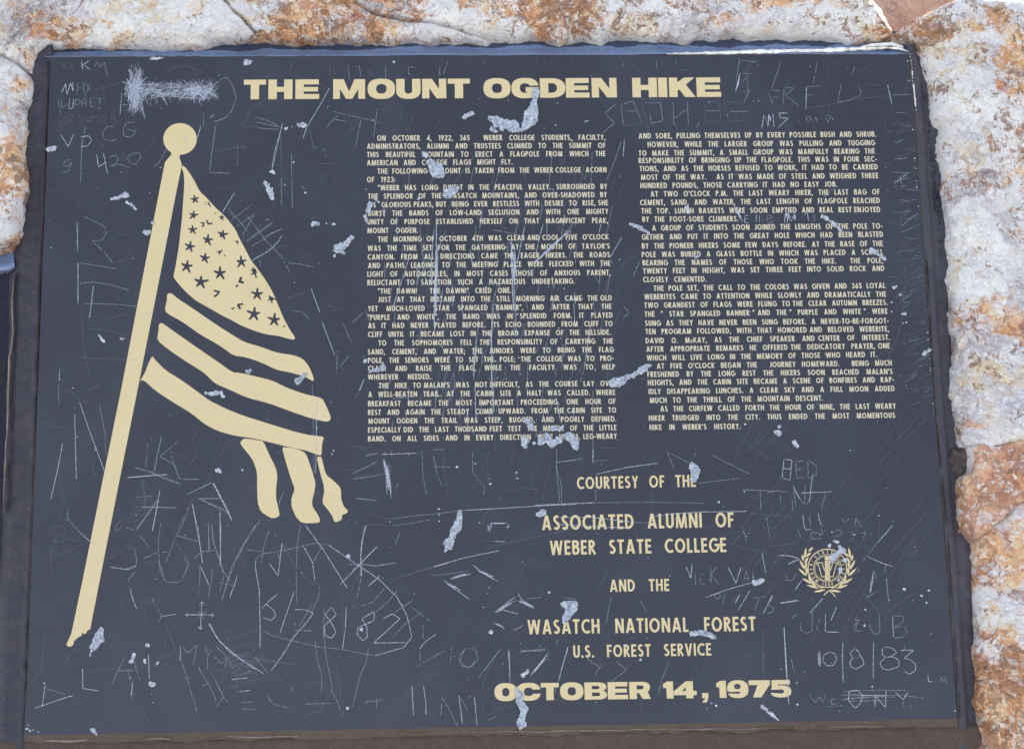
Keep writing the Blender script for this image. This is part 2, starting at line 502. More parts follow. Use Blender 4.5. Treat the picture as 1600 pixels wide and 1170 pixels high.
# ------------------------------------------------------------------ sealant bed round the plaque
def resample(pl, n):
    pl = np.array(pl, float)
    s = np.r_[0, np.cumsum(np.hypot(*np.diff(pl, axis=0).T))]
    t = np.linspace(0, s[-1], n)
    return np.stack([np.interp(t, s, pl[:, k]) for k in range(pl.shape[1])], 1)

def strip(name, inner, outer, prof, mat, parent, n=500, k=22, seed=1, amp=.0012, sc=60, wf=.09, wa=3.0, ff=40, shade=None):
    """Bead of sealant between two outlines. prof: (t, z) pairs from the plaque (0) to the stone (1)."""
    a, b = resample(inner, n), resample(outer, n)
    wb = fbm(np.arange(n)*wf, np.full(n, seed*1.7), 1.0, seed+9, 4, .6)
    ax_ = b-a; ax_ /= np.linalg.norm(ax_, axis=1)[:, None]
    a = a + ax_*(wb[:, None]*wa)
    T = np.linspace(0, 1, k)
    pz = np.interp(T, [p[0] for p in prof], [p[1] for p in prof])
    V = []
    for i in range(n):
        for t, z in zip(T, pz):
            px, py = a[i]*(1-t)+b[i]*t
            V.append(P(px, py, z))
    V = np.array(V)
    nz = fbm(V[:, 0], V[:, 1], sc, seed, 5, .55)
    along = np.repeat(np.arange(n)/n, k); across = np.tile(T, n)
    fold = fbm(along*ff, across*1.5, 1.0, seed+5, 3)
    V[:, 2] += amp*(1.2*nz + 1.4*fold)
    idx = np.arange(n*k).reshape(n, k)
    F = np.stack([idx[:-1, :-1].ravel(), idx[1:, :-1].ravel(), idx[1:, 1:].ravel(), idx[:-1, 1:].ravel()], 1)
    mi = None
    if shade: mi = (np.tile(T[:-1], n-1) > shade[0] + .10*np.repeat(wb[:-1], k-1) + .10*nz.reshape(n, k)[:-1, :-1].ravel()).astype(int)  # second, darker colour paints in shade towards the stone
    # closed underneath: a flat rear face and straight side walls
    zb = float(V[:, 2].min()) - .012
    W_ = V.copy(); W_[:, 2] = zb
    N_ = n*k
    B = F[:, ::-1] + N_
    per = np.r_[idx[0, :], idx[1:, -1], idx[-1, -2::-1], idx[-2:0:-1, 0]]
    q_ = np.r_[per[1:], per[:1]]
    S = np.stack([per, per+N_, q_+N_, q_], 1)
    mi = np.r_[mi if mi is not None else np.zeros(len(F), int), np.zeros(len(B)+len(S), int)]
    up = np.cross(V[F[len(F)//2][1]]-V[F[len(F)//2][0]], V[F[len(F)//2][2]]-V[F[len(F)//2][0]])[2] > 0
    F = np.r_[F, B, S]
    if not up: F = F[:, ::-1]
    o = obj(name, np.r_[V, W_], F, [mat] + ([shade[1]] if shade else []), parent, None, mi, True)
    o.data.polygons.foreach_set('use_smooth', np.r_[np.ones((n-1)*(k-1), bool), np.zeros(len(F)-(n-1)*(k-1), bool)])
    return o

m_rub_skylit = mat_rubber('skylit_sealant', (0.045, 0.062, 0.11), (0.19, 0.26, 0.43), .22, .03)  # dark rubber with the reflected sky blue put into its colour
m_rub_brown = mat_rubber('brown_sealant', (0.020, 0.0215, 0.035), (0.036, 0.031, 0.040), .55, .22, .3)
m_rub_umber = mat_rubber('umber_sealant', (0.048, 0.031, 0.026), (0.072, 0.049, 0.042), .6, .30, .22)
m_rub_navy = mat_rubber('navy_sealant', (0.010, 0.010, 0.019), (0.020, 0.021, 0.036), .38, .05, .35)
m_rub_shaded = mat_rubber('shaded_sealant', (0.014, 0.018, 0.034), (0.050, 0.066, 0.115), .32, .10, .4)  # darker copy for the top bead: painted shade under the stone
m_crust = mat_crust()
m_bevel = mat_bevel()
bed = thing('sealant_bed', 'dark rubbery sealant bed framing the plaque between it and the stones', 'sealant', (0, -PH/2-.02, -.03))
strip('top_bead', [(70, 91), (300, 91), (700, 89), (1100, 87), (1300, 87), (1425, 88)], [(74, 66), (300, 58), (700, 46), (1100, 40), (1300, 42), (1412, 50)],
      [(0, -.006), (.05, -.0018), (.09, -.0018), (.16, -.0048), (.26, -.0090), (.36, -.0108), (.60, -.0145), (1, -.021)], m_rub_skylit, bed, 800, 60, 5, .0008, 45, .02, 1.4, 14, (.34, m_rub_shaded))
m_rub_right = mat_rubber('dull_brown_sealant', (0.032, 0.032, 0.048), (0.054, 0.049, 0.060), .5, .3, .3)
strip('right_bead', [(1415, 70), (1420, 100), (1432, 300), (1454, 600), (1477, 900), (1493, 1120), (1500, 1240)], [(1455, 66), (1478, 100), (1494, 300), (1512, 600), (1540, 900), (1550, 1120), (1560, 1240)],
      [(0, -.004), (.10, -.002), (.28, -.0035), (.33, -.007), (.55, -.009), (1, -.018)], m_rub_right, bed, 600, 30, 11, .0010, 50)
strip('left_bead', [(83, 70), (82, 90), (66, 500), (55, 800), (42, 1146), (38, 1230)], [(40, 72), (28, 120), (14, 300), (8, 420), (-4, 800), (-22, 1146), (-26, 1230)],
      [(0, -.006), (.06, -.0015), (.16, -.0008), (.24, -.0025), (.60, -.0030), (.75, -.006), (1, -.016)], m_rub_brown, bed, 600, 30, 17, .0009, 40)
strip('bottom_bead', [(-10, 1146), (300, 1143), (700, 1134), (1100, 1128), (1500, 1121), (1560, 1120)], [(-10, 1270), (300, 1270), (700, 1262), (1100, 1256), (1500, 1250), (1560, 1249)],
      [(0, -.011), (.05, -.0095), (.085, -.0040), (.13, -.0018), (.3, -.0026), (1, -.004)], m_rub_umber, bed, 700, 30, 23, .0011, 45)

strip('corner_bead', [(-80, 429), (-20, 429), (6, 429), (16, 427), (23, 423)], [(-80, 372), (-20, 372), (0, 370), (6, 369), (13, 365), (18, 360)],
      [(0, -.012), (.08, -.004), (.2, -.0035), (.45, -.010), (.75, -.018), (1, -.024)], m_rub_skylit, bed, 200, 30, 31, .0016, 40, .03, 1.5, 6, (.62, m_rub_navy))  # navy outer part is shade painted in below the boulder

# lips of torn sealant: thin ragged ribbons standing on the beads
def lip(name, pts, wd, z, mat, parent, seed, h=.0018):
    n = max(40, int(sum(math.dist(p, q) for p, q in zip(pts, pts[1:]))/2.0))
    c = resample(pts, n)
    V, F = [], []
    k = 7
    for i in range(n):
        tx = c[min(i+1, n-1)]-c[max(i-1, 0)]
        nn = np.array([-tx[1], tx[0]])/(np.hypot(*tx)+1e-9)
        e = math.sin(math.pi*min(1, max(0, i/(n-1))))**.4
        wv = wd*e*(.55+.9*abs(float(fbm(np.array([i*.06]), np.array([seed*3.3]), 1, seed, 4)[0])))
        off = 1.2*float(fbm(np.array([i*.05]), np.array([seed*7.7]), 1, seed+3, 4)[0])
        for j in range(k):
            t = j/(k-1)*2-1
            q = c[i]+nn*(off+t*wv)
            V.append(P(q[0], q[1], z-.003+(h+.003)*math.sqrt(max(0, 1-t*t))*(.8+.4*random.random()) if abs(t) < 1 else z-.003))
    for i in range(n-1):
        for j in range(k-1):
            a = i*k+j
            F.append([a, a+k, a+k+1, a+1])
    return obj(name, V, F, mat, parent, None, None, True)

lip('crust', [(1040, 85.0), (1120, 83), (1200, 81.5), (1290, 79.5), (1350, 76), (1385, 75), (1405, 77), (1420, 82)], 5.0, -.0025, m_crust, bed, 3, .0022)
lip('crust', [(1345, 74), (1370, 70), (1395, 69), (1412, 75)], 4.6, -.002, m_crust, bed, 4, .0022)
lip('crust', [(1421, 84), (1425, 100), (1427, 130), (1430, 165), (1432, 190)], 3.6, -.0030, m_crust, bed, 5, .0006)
m_torn = mat_rubber('torn_sealant_edge', (0.19, 0.145, 0.115), (0.32, 0.25, 0.20), .6, .4)
lip('torn_edge', [(70, 1156), (110, 1157), (140, 1156)], 3.4, -.0026, m_torn, bed, 21, .0022)
lip('torn_edge', [(220, 1154), (250, 1153), (268, 1154)], 2.4, -.0026, m_torn, bed, 22, .0022)
lip('torn_edge', [(330, 1154), (360, 1150), (400, 1151), (470, 1149)], 2.4, -.0030, m_torn, bed, 6, .0022)
lip('torn_edge', [(640, 1145), (720, 1143), (850, 1142), (960, 1140), (1050, 1138), (1150, 1138), (1240, 1136)], 2.0, -.0030, m_torn, bed, 7, .0022)
lip('torn_edge', [(1280, 1136), (1350, 1134), (1390, 1134)], 1.8, -.0030, m_torn, bed, 8, .002)
lip('torn_edge', [(1448, 400), (1453, 470), (1457, 560), (1461, 640), (1468, 700), (1474, 760), (1482, 850), (1490, 960), (1496, 1060), (1500, 1120)], 1.4, -.0025, m_rub_umber, bed, 9, .001)
lip('torn_edge', [(22, 425), (19, 470), (21, 520), (14, 560), (12, 640), (8, 720), (4, 800)], 1.5, -.0015, m_torn, bed, 10, .0016)
lip('torn_edge', [(62, 425), (60, 520), (57, 600), (53, 740), (49, 860), (44, 1000), (40, 1100)], 1.2, -.0008, m_rub_umber, bed, 12, .0012)
lip('torn_edge', [(74, 95), (73, 150), (70, 230), (68, 290), (66, 330), (64, 380), (62, 430)], 2.0, -.0008, m_rub_umber, bed, 13, .0014)
lip('sealant_fold', [(58, 130), (52, 200), (55, 250), (49, 300), (50, 340)], 6.5, -.0085, m_rub_navy, bed, 14, .005)
lip('sealant_fold', [(1466, 300), (1470, 400), (1473, 520), (1478, 620), (1484, 690), (1488, 760), (1496, 860), (1504, 1000), (1509, 1120)], 9, -.0125, m_rub_navy, bed, 15, .004)
lip('sealant_fold', [(1434, 92), (1444, 160), (1452, 220), (1460, 290), (1462, 330)], 9, -.0115, m_rub_navy, bed, 16, .004)

# dark panel beyond the sealant at the far left
def slab(name, corners, z1, z0, mat, parent=None, origin=None, bev=.002):
    top = [P(x, y, z1) for x, y in corners]
    c = np.mean(np.array(top), 0)
    V = [tuple(p) for p in top] + [(p[0], p[1], z0) for p in top]
    # bevel ring
    V2 = []
    for p in top:
        q = np.array(p); dv = c-q; dv[2] = 0
        sx = math.copysign(bev, dv[0]); sy = math.copysign(bev, dv[1])
        V2.append((q[0]+sx, q[1]+sy, z1))
    V = V2 + [(p[0], p[1], z1-bev) for p in top] + [(p[0], p[1], z0) for p in top]
    n = len(top)
    F = [list(range(n))[::-1]]
    for r in range(2):
        for i in range(n):
            j = (i+1) % n
            F.append([r*n+i, r*n+j, (r+1)*n+j, (r+1)*n+i])
    F.append([2*n+i for i in range(n)])
    o = obj(name, V, F, mat, parent, origin)
    bm = bmesh.new(); bm.from_mesh(o.data); bmesh.ops.recalc_face_normals(bm, faces=bm.faces); bm.to_mesh(o.data); bm.free()
    return o
m_plate = mat_plate()
m_navy = mat_rubber('navy_panel', (0.008, 0.008, 0.017), (0.013, 0.013, 0.024), .5, .04, .2)
pan = slab('dark_panel', [(-160, 418), (24, 418), (10, 900), (-180, 900)], -.010, -.03, m_navy, None, P(-80, 900, -.03))
tag(pan, 'blank dark navy panel at the far left edge, beyond the sealant strip', 'panel')

pit_out = [(1478, 706), (1487, 699), (1499, 703), (1507, 697), (1512, 712), (1507, 722), (1510, 735), (1499, 747), (1494, 738), (1482, 741), (1474, 748), (1479, 728), (1473, 717)]
m_pit = mat_rock('dark_brown_mortar', 31, .2, .9, 0, 1.0, (0.030, 0.019, 0.014, .90))
t_ = boulder('stone', 'small dark brown stone lodged in the sealant right of the plaque', pit_out, m_pit, -.003, .006, .006, .0007, 77, (0, 0), .016, .004, .012)
t_['category'] = 'stone'

# bare ground the stones stand on
gm = NB('dry_soil')
gm.color(gm.mix(gm.noise(3, 8, .6), (0.30, 0.24, 0.18), (0.42, 0.35, 0.27)))
gm.rough(.95); gm.bump(gm.noise(20, 8, .7), .6, .02)
gme = bpy.data.meshes.new('ground')
gme.from_pydata([(-80, -80, 0), (80, -80, 0), (80, 80, 0), (-80, 80, 0)], [], [[0, 1, 2, 3]])
gme.materials.append(gm.m)
go = bpy.data.objects.new('ground', gme); C.objects.link(go); go.location = (0, 0, .55)
go['kind'] = 'structure'
# ------------------------------------------------------------------ lettering: stroke alphabet (narrow geometric capitals) and heavy extended capitals
def arc(cx, cy, rx, ry, a0, a1, n=12):
    return [(cx+rx*math.cos(math.radians(a0+(a1-a0)*i/n)), cy+ry*math.sin(math.radians(a0+(a1-a0)*i/n))) for i in range(n+1)]

def stroke_quads(pl, w, closed=False):
    """Constant-width stroke with mitred corners, as quads."""
    pts = [np.array(p, float) for i, p in enumerate(pl) if i == 0 or math.dist(p, pl[i-1]) > 1e-4]
    n = len(pts)
    L, Rr = [], []
    for i in range(n):
        if closed: p0, p2 = pts[(i-1) % n], pts[(i+1) % n]
        else: p0, p2 = pts[max(i-1, 0)], pts[min(i+1, n-1)]
        d1 = pts[i]-p0 if (closed or i > 0) else p2-pts[i]
        d2 = p2-pts[i] if (closed or i < n-1) else d1
        d1 = d1/(np.linalg.norm(d1)+1e-12); d2 = d2/(np.linalg.norm(d2)+1e-12)
        n1 = np.array([-d1[1], d1[0]]); n2 = np.array([-d2[1], d2[0]])
        m = n1+n2; m /= (np.linalg.norm(m)+1e-12)
        k = min(1/max(m @ n1, .3), 2.6)
        L.append(pts[i]+m*w/2*k); Rr.append(pts[i]-m*w/2*k)
    out = []
    for i in range(n if closed else n-1):
        j = (i+1) % n
        out.append([tuple(L[i]), tuple(Rr[i]), tuple(Rr[j]), tuple(L[j])])
    return out

SW = .165
def glyphs():
    h = SW/2
    t, b = 1-h, h
    G = {}
    def S(ch, adv, *strokes, closed=(), pars=()):
        G[ch] = (adv, strokes, closed, pars)
    S('A', .66, [(.15, .27), (.51, .27)], pars=((.095, .315), (.565, .345)))
    S('B', .50, [(h, b), (h, t), *arc(.25, .76, .165, t-.76, 90, -90, 8), (h, .52)], [(h, .52), *arc(.26, (.52+b)/2, .185, (.52-b)/2, 90, -90, 9), (h, b)])
    S('C', .60, arc(.39, .5, .39-h, .5-h, 52, 308, 16))
    S('D', .60, [(h, b), (h, t), *arc(.20, .5, .40-h, t-.5, 90, -90, 14), (h, b)])
    S('E', .42, [(.42, t), (h, t), (h, b), (.42, b)], [(h, .51), (.39, .51)])
    S('F', .40, [(.40, t), (h, t), (h, 0)], [(h, .50), (.37, .50)])
    S('G', .68, arc(.39, .5, .39-h, .5-h, 50, 360, 18) + [(.42, .5)])
    S('H', .56, [(h, 0), (h, 1)], [(.56-h, 0), (.56-h, 1)], [(h, .52), (.56-h, .52)])
    S('I', SW, [(h, 0), (h, 1)])
    S('J', .36, [(.36-h, 1), *arc(.18, .26, .18-h*.9, .26-h, 0, -150, 9)])
    S('K', .54, [(h, 0), (h, 1)], [(.50, 1.0), (.14, .50), (.52, 0)])
    S('L', .38, [(h, 1), (h, b), (.38, b)])
    S('M', .80, pars=((.085, .155), (.385, .175), (.415, .625), (.715, .645)))
    S('N', .60, [(h, 0), (h, 1)], [(.60-h, 0), (.60-h, 1)], pars=((.50, .10),))
    S('O', .74, arc(.37, .5, .37-h, .5-h, 0, 360, 26)[:-1], closed=(0,))
    S('P', .46, [(h, 0), (h, t), (.22, t), *arc(.22, .72, .24-h, t-.72, 90, -90, 9), (h, .44)])
    S('R', .50, [(h, 0), (h, t), (.22, t), *arc(.22, .73, .24-h, t-.73, 90, -90, 9), (h, .46)], [(.20, .46), (.45, 0)])
    S('S', .46, arc(.235, .735, .215-h*.9, .265-h, 35, 250, 10) + arc(.225, .285, .225-h*.9, .285-h, 80, -150, 11))
    S('T', .48, [(0, t), (.48, t)], [(.24, 0), (.24, t)])
    S('U', .54, [(h, 1), (h, .33), *arc(.27, .30, .27-h, .30-h, 180, 360, 12), (.54-h, 1)])
    S('V', .60, pars=((.285, .085), (.315, .515)))
    S('W', .92, pars=((.235, .085), (.25, .445), (.67, .475), (.685, .835)))
    S('X', .56, [(h, 1), (.56-h, 0)], [(.56-h, 1), (h, 0)])
    S('Y', .54, [(.27, 0), (.27, .47)], [(.085, 1), (.27, .46), (.455, 1)])
    S('Z', .50, [(.02, t), (.46, t), (.06, b), (.50, b)])
    S('c', .36, arc(.22, .28, .22-h, .28-h*.8, 50, 310, 10))
    S('1', .32, [(.04, .84), (.23, .93), (.23, 0)])
    S('2', .50, arc(.25, .72, .25-h, .28-h, 170, -20, 9) + [(.06, b), (.50, b)])
    S('3', .48, arc(.23, .74, .20-h*.6, .26-h, 150, -90, 10), arc(.23, .29, .25-h, .29-h, 90, -150, 10))
    S('4', .54, [(.40, 0), (.40, .95), (.06, .27), (.54, .27)])
    S('5', .48, [(.44, t), (.145, t), (.12, .47)], arc(.22, .325, .26-h, .325-h, 128, -145, 12))
    S('6', .50, arc(.25, .31, .25-h, .31-h, 0, 360, 16)[:-1], [(.36, .98), (.10, .40)], closed=(0,))
    S('9', .50, arc(.25, .69, .25-h, .31-h, 0, 360, 16)[:-1], [(.14, .02), (.40, .60)], closed=(0,))
    S('8', .48, arc(.24, .76, .20-h, .24-h, 0, 360, 12)[:-1], arc(.24, .28, .24-h, .28-h, 0, 360, 14)[:-1], closed=(0, 1))
    S('.', SW, [(h, 0), (h, .17)])
    S(',', .16, [(h+.02, .15), (.02, -.17)])
    S(';', .16, [(h+.02, .15), (.02, -.17)], [(h+.02, .42), (h+.02, .60)])
    S(':', SW, [(h, .08), (h, .25)], [(h, .45), (h, .62)])
    S('!', SW, [(h, 0), (h, .15)], [(h, .28), (h, 1)])
    S("'", .14, [(.11, 1.0), (.04, .70)])
    S('"', .30, [(.12, 1.0), (.04, .72)], [(.27, 1.0), (.19, .72)])
    S('-', .26, [(0, .40), (.26, .40)])
    return G
GL = glyphs()
_gc = {}
def glyph_mesh(ch):
    if ch not in _gc:
        adv, strokes, closed, pars = GL[ch]
        polys = []
        for xb, xt in pars:
            pw = SW*math.hypot(1, xt-xb)*(.93 if len(pars) == 4 else 1)/2
            polys.append([(xb-pw, 0), (xb+pw, 0), (xt+pw, 1), (xt-pw, 1)])
        for i, s in enumerate(strokes): polys += stroke_quads(s, SW, i in closed)
        if ch in 'KXY': polys = [[(x, min(1.0, max(0.0, y))) for x, y in q] for q in polys]
        _gc[ch] = fill(polys)
    return _gc[ch]

GAPW = {' ': 1.0, '_': .5, '|': 2.0}            # word space, tight space, wide space
def set_line(V, F, text, x0, y0, x1, y1, cap, k=.98, gap=.125, z=.00012):
    if cap < 12: k, gap = 1.07, .135
    """One line of capitals from pixel (x0, y0) to (x1, y1) on the baseline; cap height in pixels."""
    nat, units = 0., 0.
    for i, ch in enumerate(text):
        if ch in GAPW: units += GAPW[ch]
        else:
            nat += GL[ch][0]*k
            if i+1 < len(text) and text[i+1] not in GAPW: nat += gap*k
    tot = math.dist((x0, y0), (x1, y1))/cap
    if units: sp = (tot-nat)/units
    else: k *= tot/nat; gap = gap; sp = 0
    kk = k
    if units and sp < .40:                          # crowded line: narrow the letters slightly
        f = (tot-.40*units)/nat; kk = k*f; gap *= 1; sp = .40
    x = 0.
    ux, uy = (x1-x0)/tot/cap, (y1-y0)/tot/cap
    for i, ch in enumerate(text):
        if ch in GAPW: x += sp*GAPW[ch]; continue
        vv, tt = glyph_mesh(ch)
        o = len(V)
        for gx, gy in vv:
            a = (x+gx*kk)*cap; b = gy*cap
            # capitals lean with the plaque's converging verticals
            px = x0+ux*a-uy*0+LEAN(x0+a)*b; py = y0+uy*a-b
            V.append(P(px, py, z))
        F += [[q+o for q in t] for t in tt]
        x += GL[ch][0]*kk
        if i+1 < len(text) and text[i+1] not in GAPW: x += gap*kk
    return sp

def LEAN(px):
    # direction of the plaque's vertical at that pixel (dx per px upward)
    t = (px-60)/1400
    return .038 + t*(-.073-.038)

COL1 = [
 ("ON OCTOBER 4, 1922, 365|WEBER COLLEGE STUDENTS, FACULTY,", 589.4, 220.2, 946, 218.9),
 ("ADMINISTRATORS, ALUMNI AND TRUSTEES CLIMBED TO THE SUMMIT OF", 573.4, 233, 946, 231.6),
 ("THIS BEAUTIFUL MOUNTAIN TO ERECT A FLAGPOLE FROM WHICH THE", 573.4, 246, 946, 244.4),
 ("AMERICAN AND COLLEGE FLAGS MIGHT FLY.", 573.4, 258.8, 800.8, 257.2),
 ("THE FOLLOWING ACCOUNT IS TAKEN FROM THE WEBER_COLLEGE ACORN", 590, 271.9, 947.7, 269.4),
 ("OF 1923:", 573.4, 285, 617.5, 284.7),
 ("\"WEBER HAS LONG DWELT IN THE PEACEFUL VALLEY. SURROUNDED BY", 590.6, 297.8, 948.8, 295.6),
 ("THE SPLENDOR OF THE WASATCH MOUNTAINS, AND OVER-SHADOWED BY", 575, 311, 948.4, 308.4),
 ("ITS GLORIOUS_PEAKS,_BUT BEING EVER RESTLESS WITH DESIRE TO RISE,_SHE", 575, 324.4, 950, 321),
 ("BURST THE BANDS OF LOW-LAND SECLUSION AND WITH ONE MIGHTY", 575, 337.7, 950.5, 334.5),
 ("UNITY OF PURPOSE ESTABLISHED HERSELF ON THAT MAGNIFICENT PEAK,", 574, 351, 950, 348.6),
 ("MOUNT OGDEN.", 574, 364.6, 653, 364),
 ("THE MORNING OF OCTOBER 4TH WAS CLEAR_AND_COOL. FIVE O'CLOCK", 590.6, 378.1, 951, 374.2),
 ("WAS THE TIME SET FOR THE GATHERING AT THE MOUTH OF TAYLOR'S", 574.5, 392.2, 952.7, 388.6),
 ("CANYON. FROM ALL DIRECTIONS CAME THE EAGER HIKERS. THE ROADS", 574.5, 405.8, 953, 402),
 ("AND PATHS LEADING TO THE MEETING PLACE WERE FLECKED WITH THE", 575, 419.2, 953.6, 415.6),
 ("LIGHT OF AUTOMOBILES, IN MOST CASES THOSE OF ANXIOUS PARENT,", 574, 432.5, 954, 430),
 ("RELUCTANT TO SANCTION SUCH A HAZARDOUS UNDERTAKING.", 574, 445.8, 897.7, 443.3),
 ("\"THE DAWN!|THE DAWN!\" CRIED ONE.", 590.6, 459, 798.8, 457.8),
 ("JUST AT THAT INSTANT INTO THE STILL MORNING AIR CAME THE_OLD", 590.6, 472.2, 956, 469.6),
 ("YET MUCH-LOVED 'STAR SPANGLED BANNER\", AND AFTER THAT THE", 575, 486.4, 955.5, 482.8),
 ("\"PURPLE AND WHITE\", THE BAND WAS IN SPLENDID FORM. IT PLAYED", 574.5, 500, 957.3, 496.4),
 ("AS IT HAD NEVER PLAYED BEFORE. ITS ECHO BOUNDED FROM CLIFF TO", 575, 513, 957.3, 509.7),
 ("CLIFF UNTIL IT BECAME LOST IN THE BROAD EXPANSE OF THE HILLSIDE.", 575, 526.6, 954.2, 523.1),
 ("TO THE SOPHOMORES FELL THE RESPONSIBILITY OF CARRYING THE", 591.4, 540, 957.8, 536.9),
 ("SAND, CEMENT, AND WATER; THE JUNIORS WERE TO BRING THE FLAG", 574.5, 553.9, 958.6, 550.2),
 ("POLE, THE SENIORS WERE TO SET THE POLE; THE COLLEGE WAS TO PRO-", 575, 567.2, 959, 563.7),
 ("CLAIM AND RAISE THE FLAG, WHILE THE FACULTY WAS TO HELP", 575, 579.9, 961, 577.2),
 ("WHEREVER NEEDED.", 575, 593.1, 673.4, 592.4),
 ("THE HIKE TO_MALAN'S WAS NOT_DIFFICULT, AS THE COURSE LAY OVER", 592, 606.6, 962, 602.8),
 ("A WELL-BEATEN TRAIL. AT THE CABIN SITE A HALT WAS CALLED. WHERE", 575.5, 620.3, 961.4, 616.9),
 ("BREAKFAST BECAME THE MOST IMPORTANT PROCEEDING. ONE HOUR OF", 575, 634.8, 962, 630.9),
 ("REST AND AGAIN THE STEADY CLIMB UPWARD. FROM THE_CABIN SITE TO", 575, 648.4, 962.8, 644.5),
 ("MOUNT OGDEN THE TRAIL WAS STEEP, RUGGED, AND POORLY DEFINED.", 575.5, 661.9, 962.8, 658.3),
 ("ESPECIALLY_DID THE LAST THOUSAND_FEET TEST THE METTLE OF THE LITTLE", 575, 675.8, 963.3, 671.9),
 ("BAND. ON ALL SIDES AND IN EVERY DIRECTION WERE HIKERS,_LEG-WEARY", 575, 689.5, 964, 685.2)]
COL2 = [
 ("AND SORE, PULLING THEMSELVES UP BY EVERY POSSIBLE BUSH AND SHRUB.", 998, 216.9, 1369, 214),
 ("HOWEVER, WHILE THE LARGER GROUP WAS PULLING AND TUGGING", 1012, 230.2, 1367, 227.5),
 ("TO MAKE THE SUMMIT, A SMALL GROUP WAS MANFULLY BEARING THE", 998, 243.9, 1367, 240.3),
 ("RESPONSIBILITY OF BRINGING UP THE FLAGPOLE. THIS WAS IN FOUR SEC-", 998, 255.3, 1370, 252.8),
 ("TIONS, AND AS THE HORSES REFUSED TO WORK, IT HAD TO BE CARRIED", 999.5, 268.1, 1371.7, 265),
 ("MOST OF THE WAY.|AS IT WAS MADE OF STEEL AND WEIGHED THREE", 1001.6, 281.4, 1372.5, 278.7),
 ("HUNDRED POUNDS, THOSE CARRYING IT HAD NO EASY JOB.", 1000.6, 294.4, 1308, 292),
 ("AT TWO O'CLOCK P.M. THE LAST WEARY HIKER, THE LAST BAG OF", 1016.7, 307.5, 1374.5, 304),
 ("CEMENT, SAND, AND WATER, THE LAST LENGTH OF FLAGPOLE REACHED", 1000.3, 320.9, 1374.8, 317.5),
 ("THE TOP. LUNCH BASKETS WERE SOON EMPTIED AND REAL REST_ENJOYED", 1002.2, 334, 1375.6, 331.6),
 ("BY THE FOOT-SORE CLIMBERS.", 1003.7, 346.9, 1153.7, 346.1),
 ("A GROUP OF STUDENTS SOON JOINED THE LENGTHS OF THE POLE TO-", 1019, 360.6, 1379, 357.3),
 ("GETHER AND PUT IT INTO THE GREAT HOLE WHICH HAD BEEN BLASTED", 1003, 374.7, 1380, 370.2),
 ("BY THE PIONEER HIKERS SOME FEW DAYS BEFORE. AT THE BASE OF THE", 1003, 388.7, 1379.5, 384.7),
 ("POLE WAS BURIED A GLASS BOTTLE IN WHICH WAS PLACED A SCROLL", 1003, 402, 1379.7, 398),
 ("BEARING THE NAMES OF THOSE WHO TOOK THE HIKE.|THE POLE,", 1004, 414.9, 1380, 411.2),
 ("TWENTY FEET IN HEIGHT, WAS SET THREE FEET INTO SOLID ROCK AND", 1005, 427.7, 1382, 423.4),
 ("CLOSELY CEMENTED.", 1005, 441, 1104, 440.2),
 ("THE POLE SET, THE CALL TO THE COLORS WAS GIVEN AND 365 LOYAL", 1021.4, 454.7, 1383.6, 450.2),
 ("WEBERITES CAME TO ATTENTION WHILE SLOWLY AND DRAMATICALLY THE", 1006.9, 468, 1384.7, 463.7),
 ("TWO GRANDEST OF FLAGS WERE FLUNG TO_THE CLEAR AUTUMN BREEZES.", 1006.9, 481.2, 1387, 476.6),
 ("THE \" STAR SPANGLED BANNER_\"_AND THE_\" PURPLE AND WHITE_\" WERE", 1007.3, 495, 1387, 490.2),
 ("SUNG AS THEY HAVE NEVER BEEN SUNG BEFORE. A NEVER-TO-BE-FORGOT-", 1008, 509.2, 1388.6, 505.2),
 ("TEN PROGRAM FOLLOWED, WITH THAT HONORED_AND BELOVED WEBERITE,", 1008.6, 522.3, 1389, 517.9),
 ("DAVID O. McKAY, AS THE CHIEF SPEAKER AND_CENTER OF INTEREST.", 1009, 536.5, 1390.6, 531),
 ("AFTER APPROPRIATE REMARKS HE OFFERED_THE DEDICATORY PRAYER,_ONE", 1010, 549.7, 1390.6, 544.2),
 ("WHICH WILL LIVE LONG IN THE MEMORY OF THOSE WHO HEARD IT.", 1010.8, 563.4, 1370.6, 557.7),
 ("AT FIVE O'CLOCK BEGAN THE|JOURNEY HOMEWARD.|BEING MUCH", 1026.4, 576.2, 1393.6, 571),
 ("FRESHENED BY THE LONG REST THE HIKERS SOON REACHED MALAN'S", 1011.7, 589, 1394.8, 584.4),
 ("HEIGHTS, AND THE CABIN SITE BECAME A SCENE OF BONFIRES AND RAP-", 1012.3, 602, 1397, 597),
 ("IDLY DISAPPEARING LUNCHES. A CLEAR SKY AND A FULL MOON ADDED", 1013.6, 615.8, 1398, 611),
 ("MUCH TO THE THRILL OF THE MOUNTAIN DESCENT.", 1015.5, 629.6, 1286, 625.8),
 ("AS THE CURFEW CALLED FORTH THE HOUR OF NINE, THE LAST WEARY", 1032, 642.8, 1400, 638.3),
 ("HIKER TRUDGED INTO THE CITY. THUS ENDED THE MOST MOMENTOUS", 1014, 657.3, 1399, 652.8),
 ("HIKE IN WEBER'S HISTORY._\"", 1015, 671.7, 1166, 669.9)]
CREDIT = [
 ("COURTESY OF THE", 901.6, 764, 1087.5, 760.3, 19.0),
 ("ASSOCIATED ALUMNI OF", 846.9, 828, 1146.9, 823.2, 23.0),
 ("WEBER STATE COLLEGE", 859.4, 866.8, 1135, 862, 22.4),
 ("AND THE", 953, 924.2, 1046, 922.8, 19.0),
 ("WASATCH NATIONAL FOREST", 824.4, 990.6, 1181, 985.2, 22.6),
 ("U.S. FOREST SERVICE", 896, 1027, 1111.6, 1023.4, 19.3)]

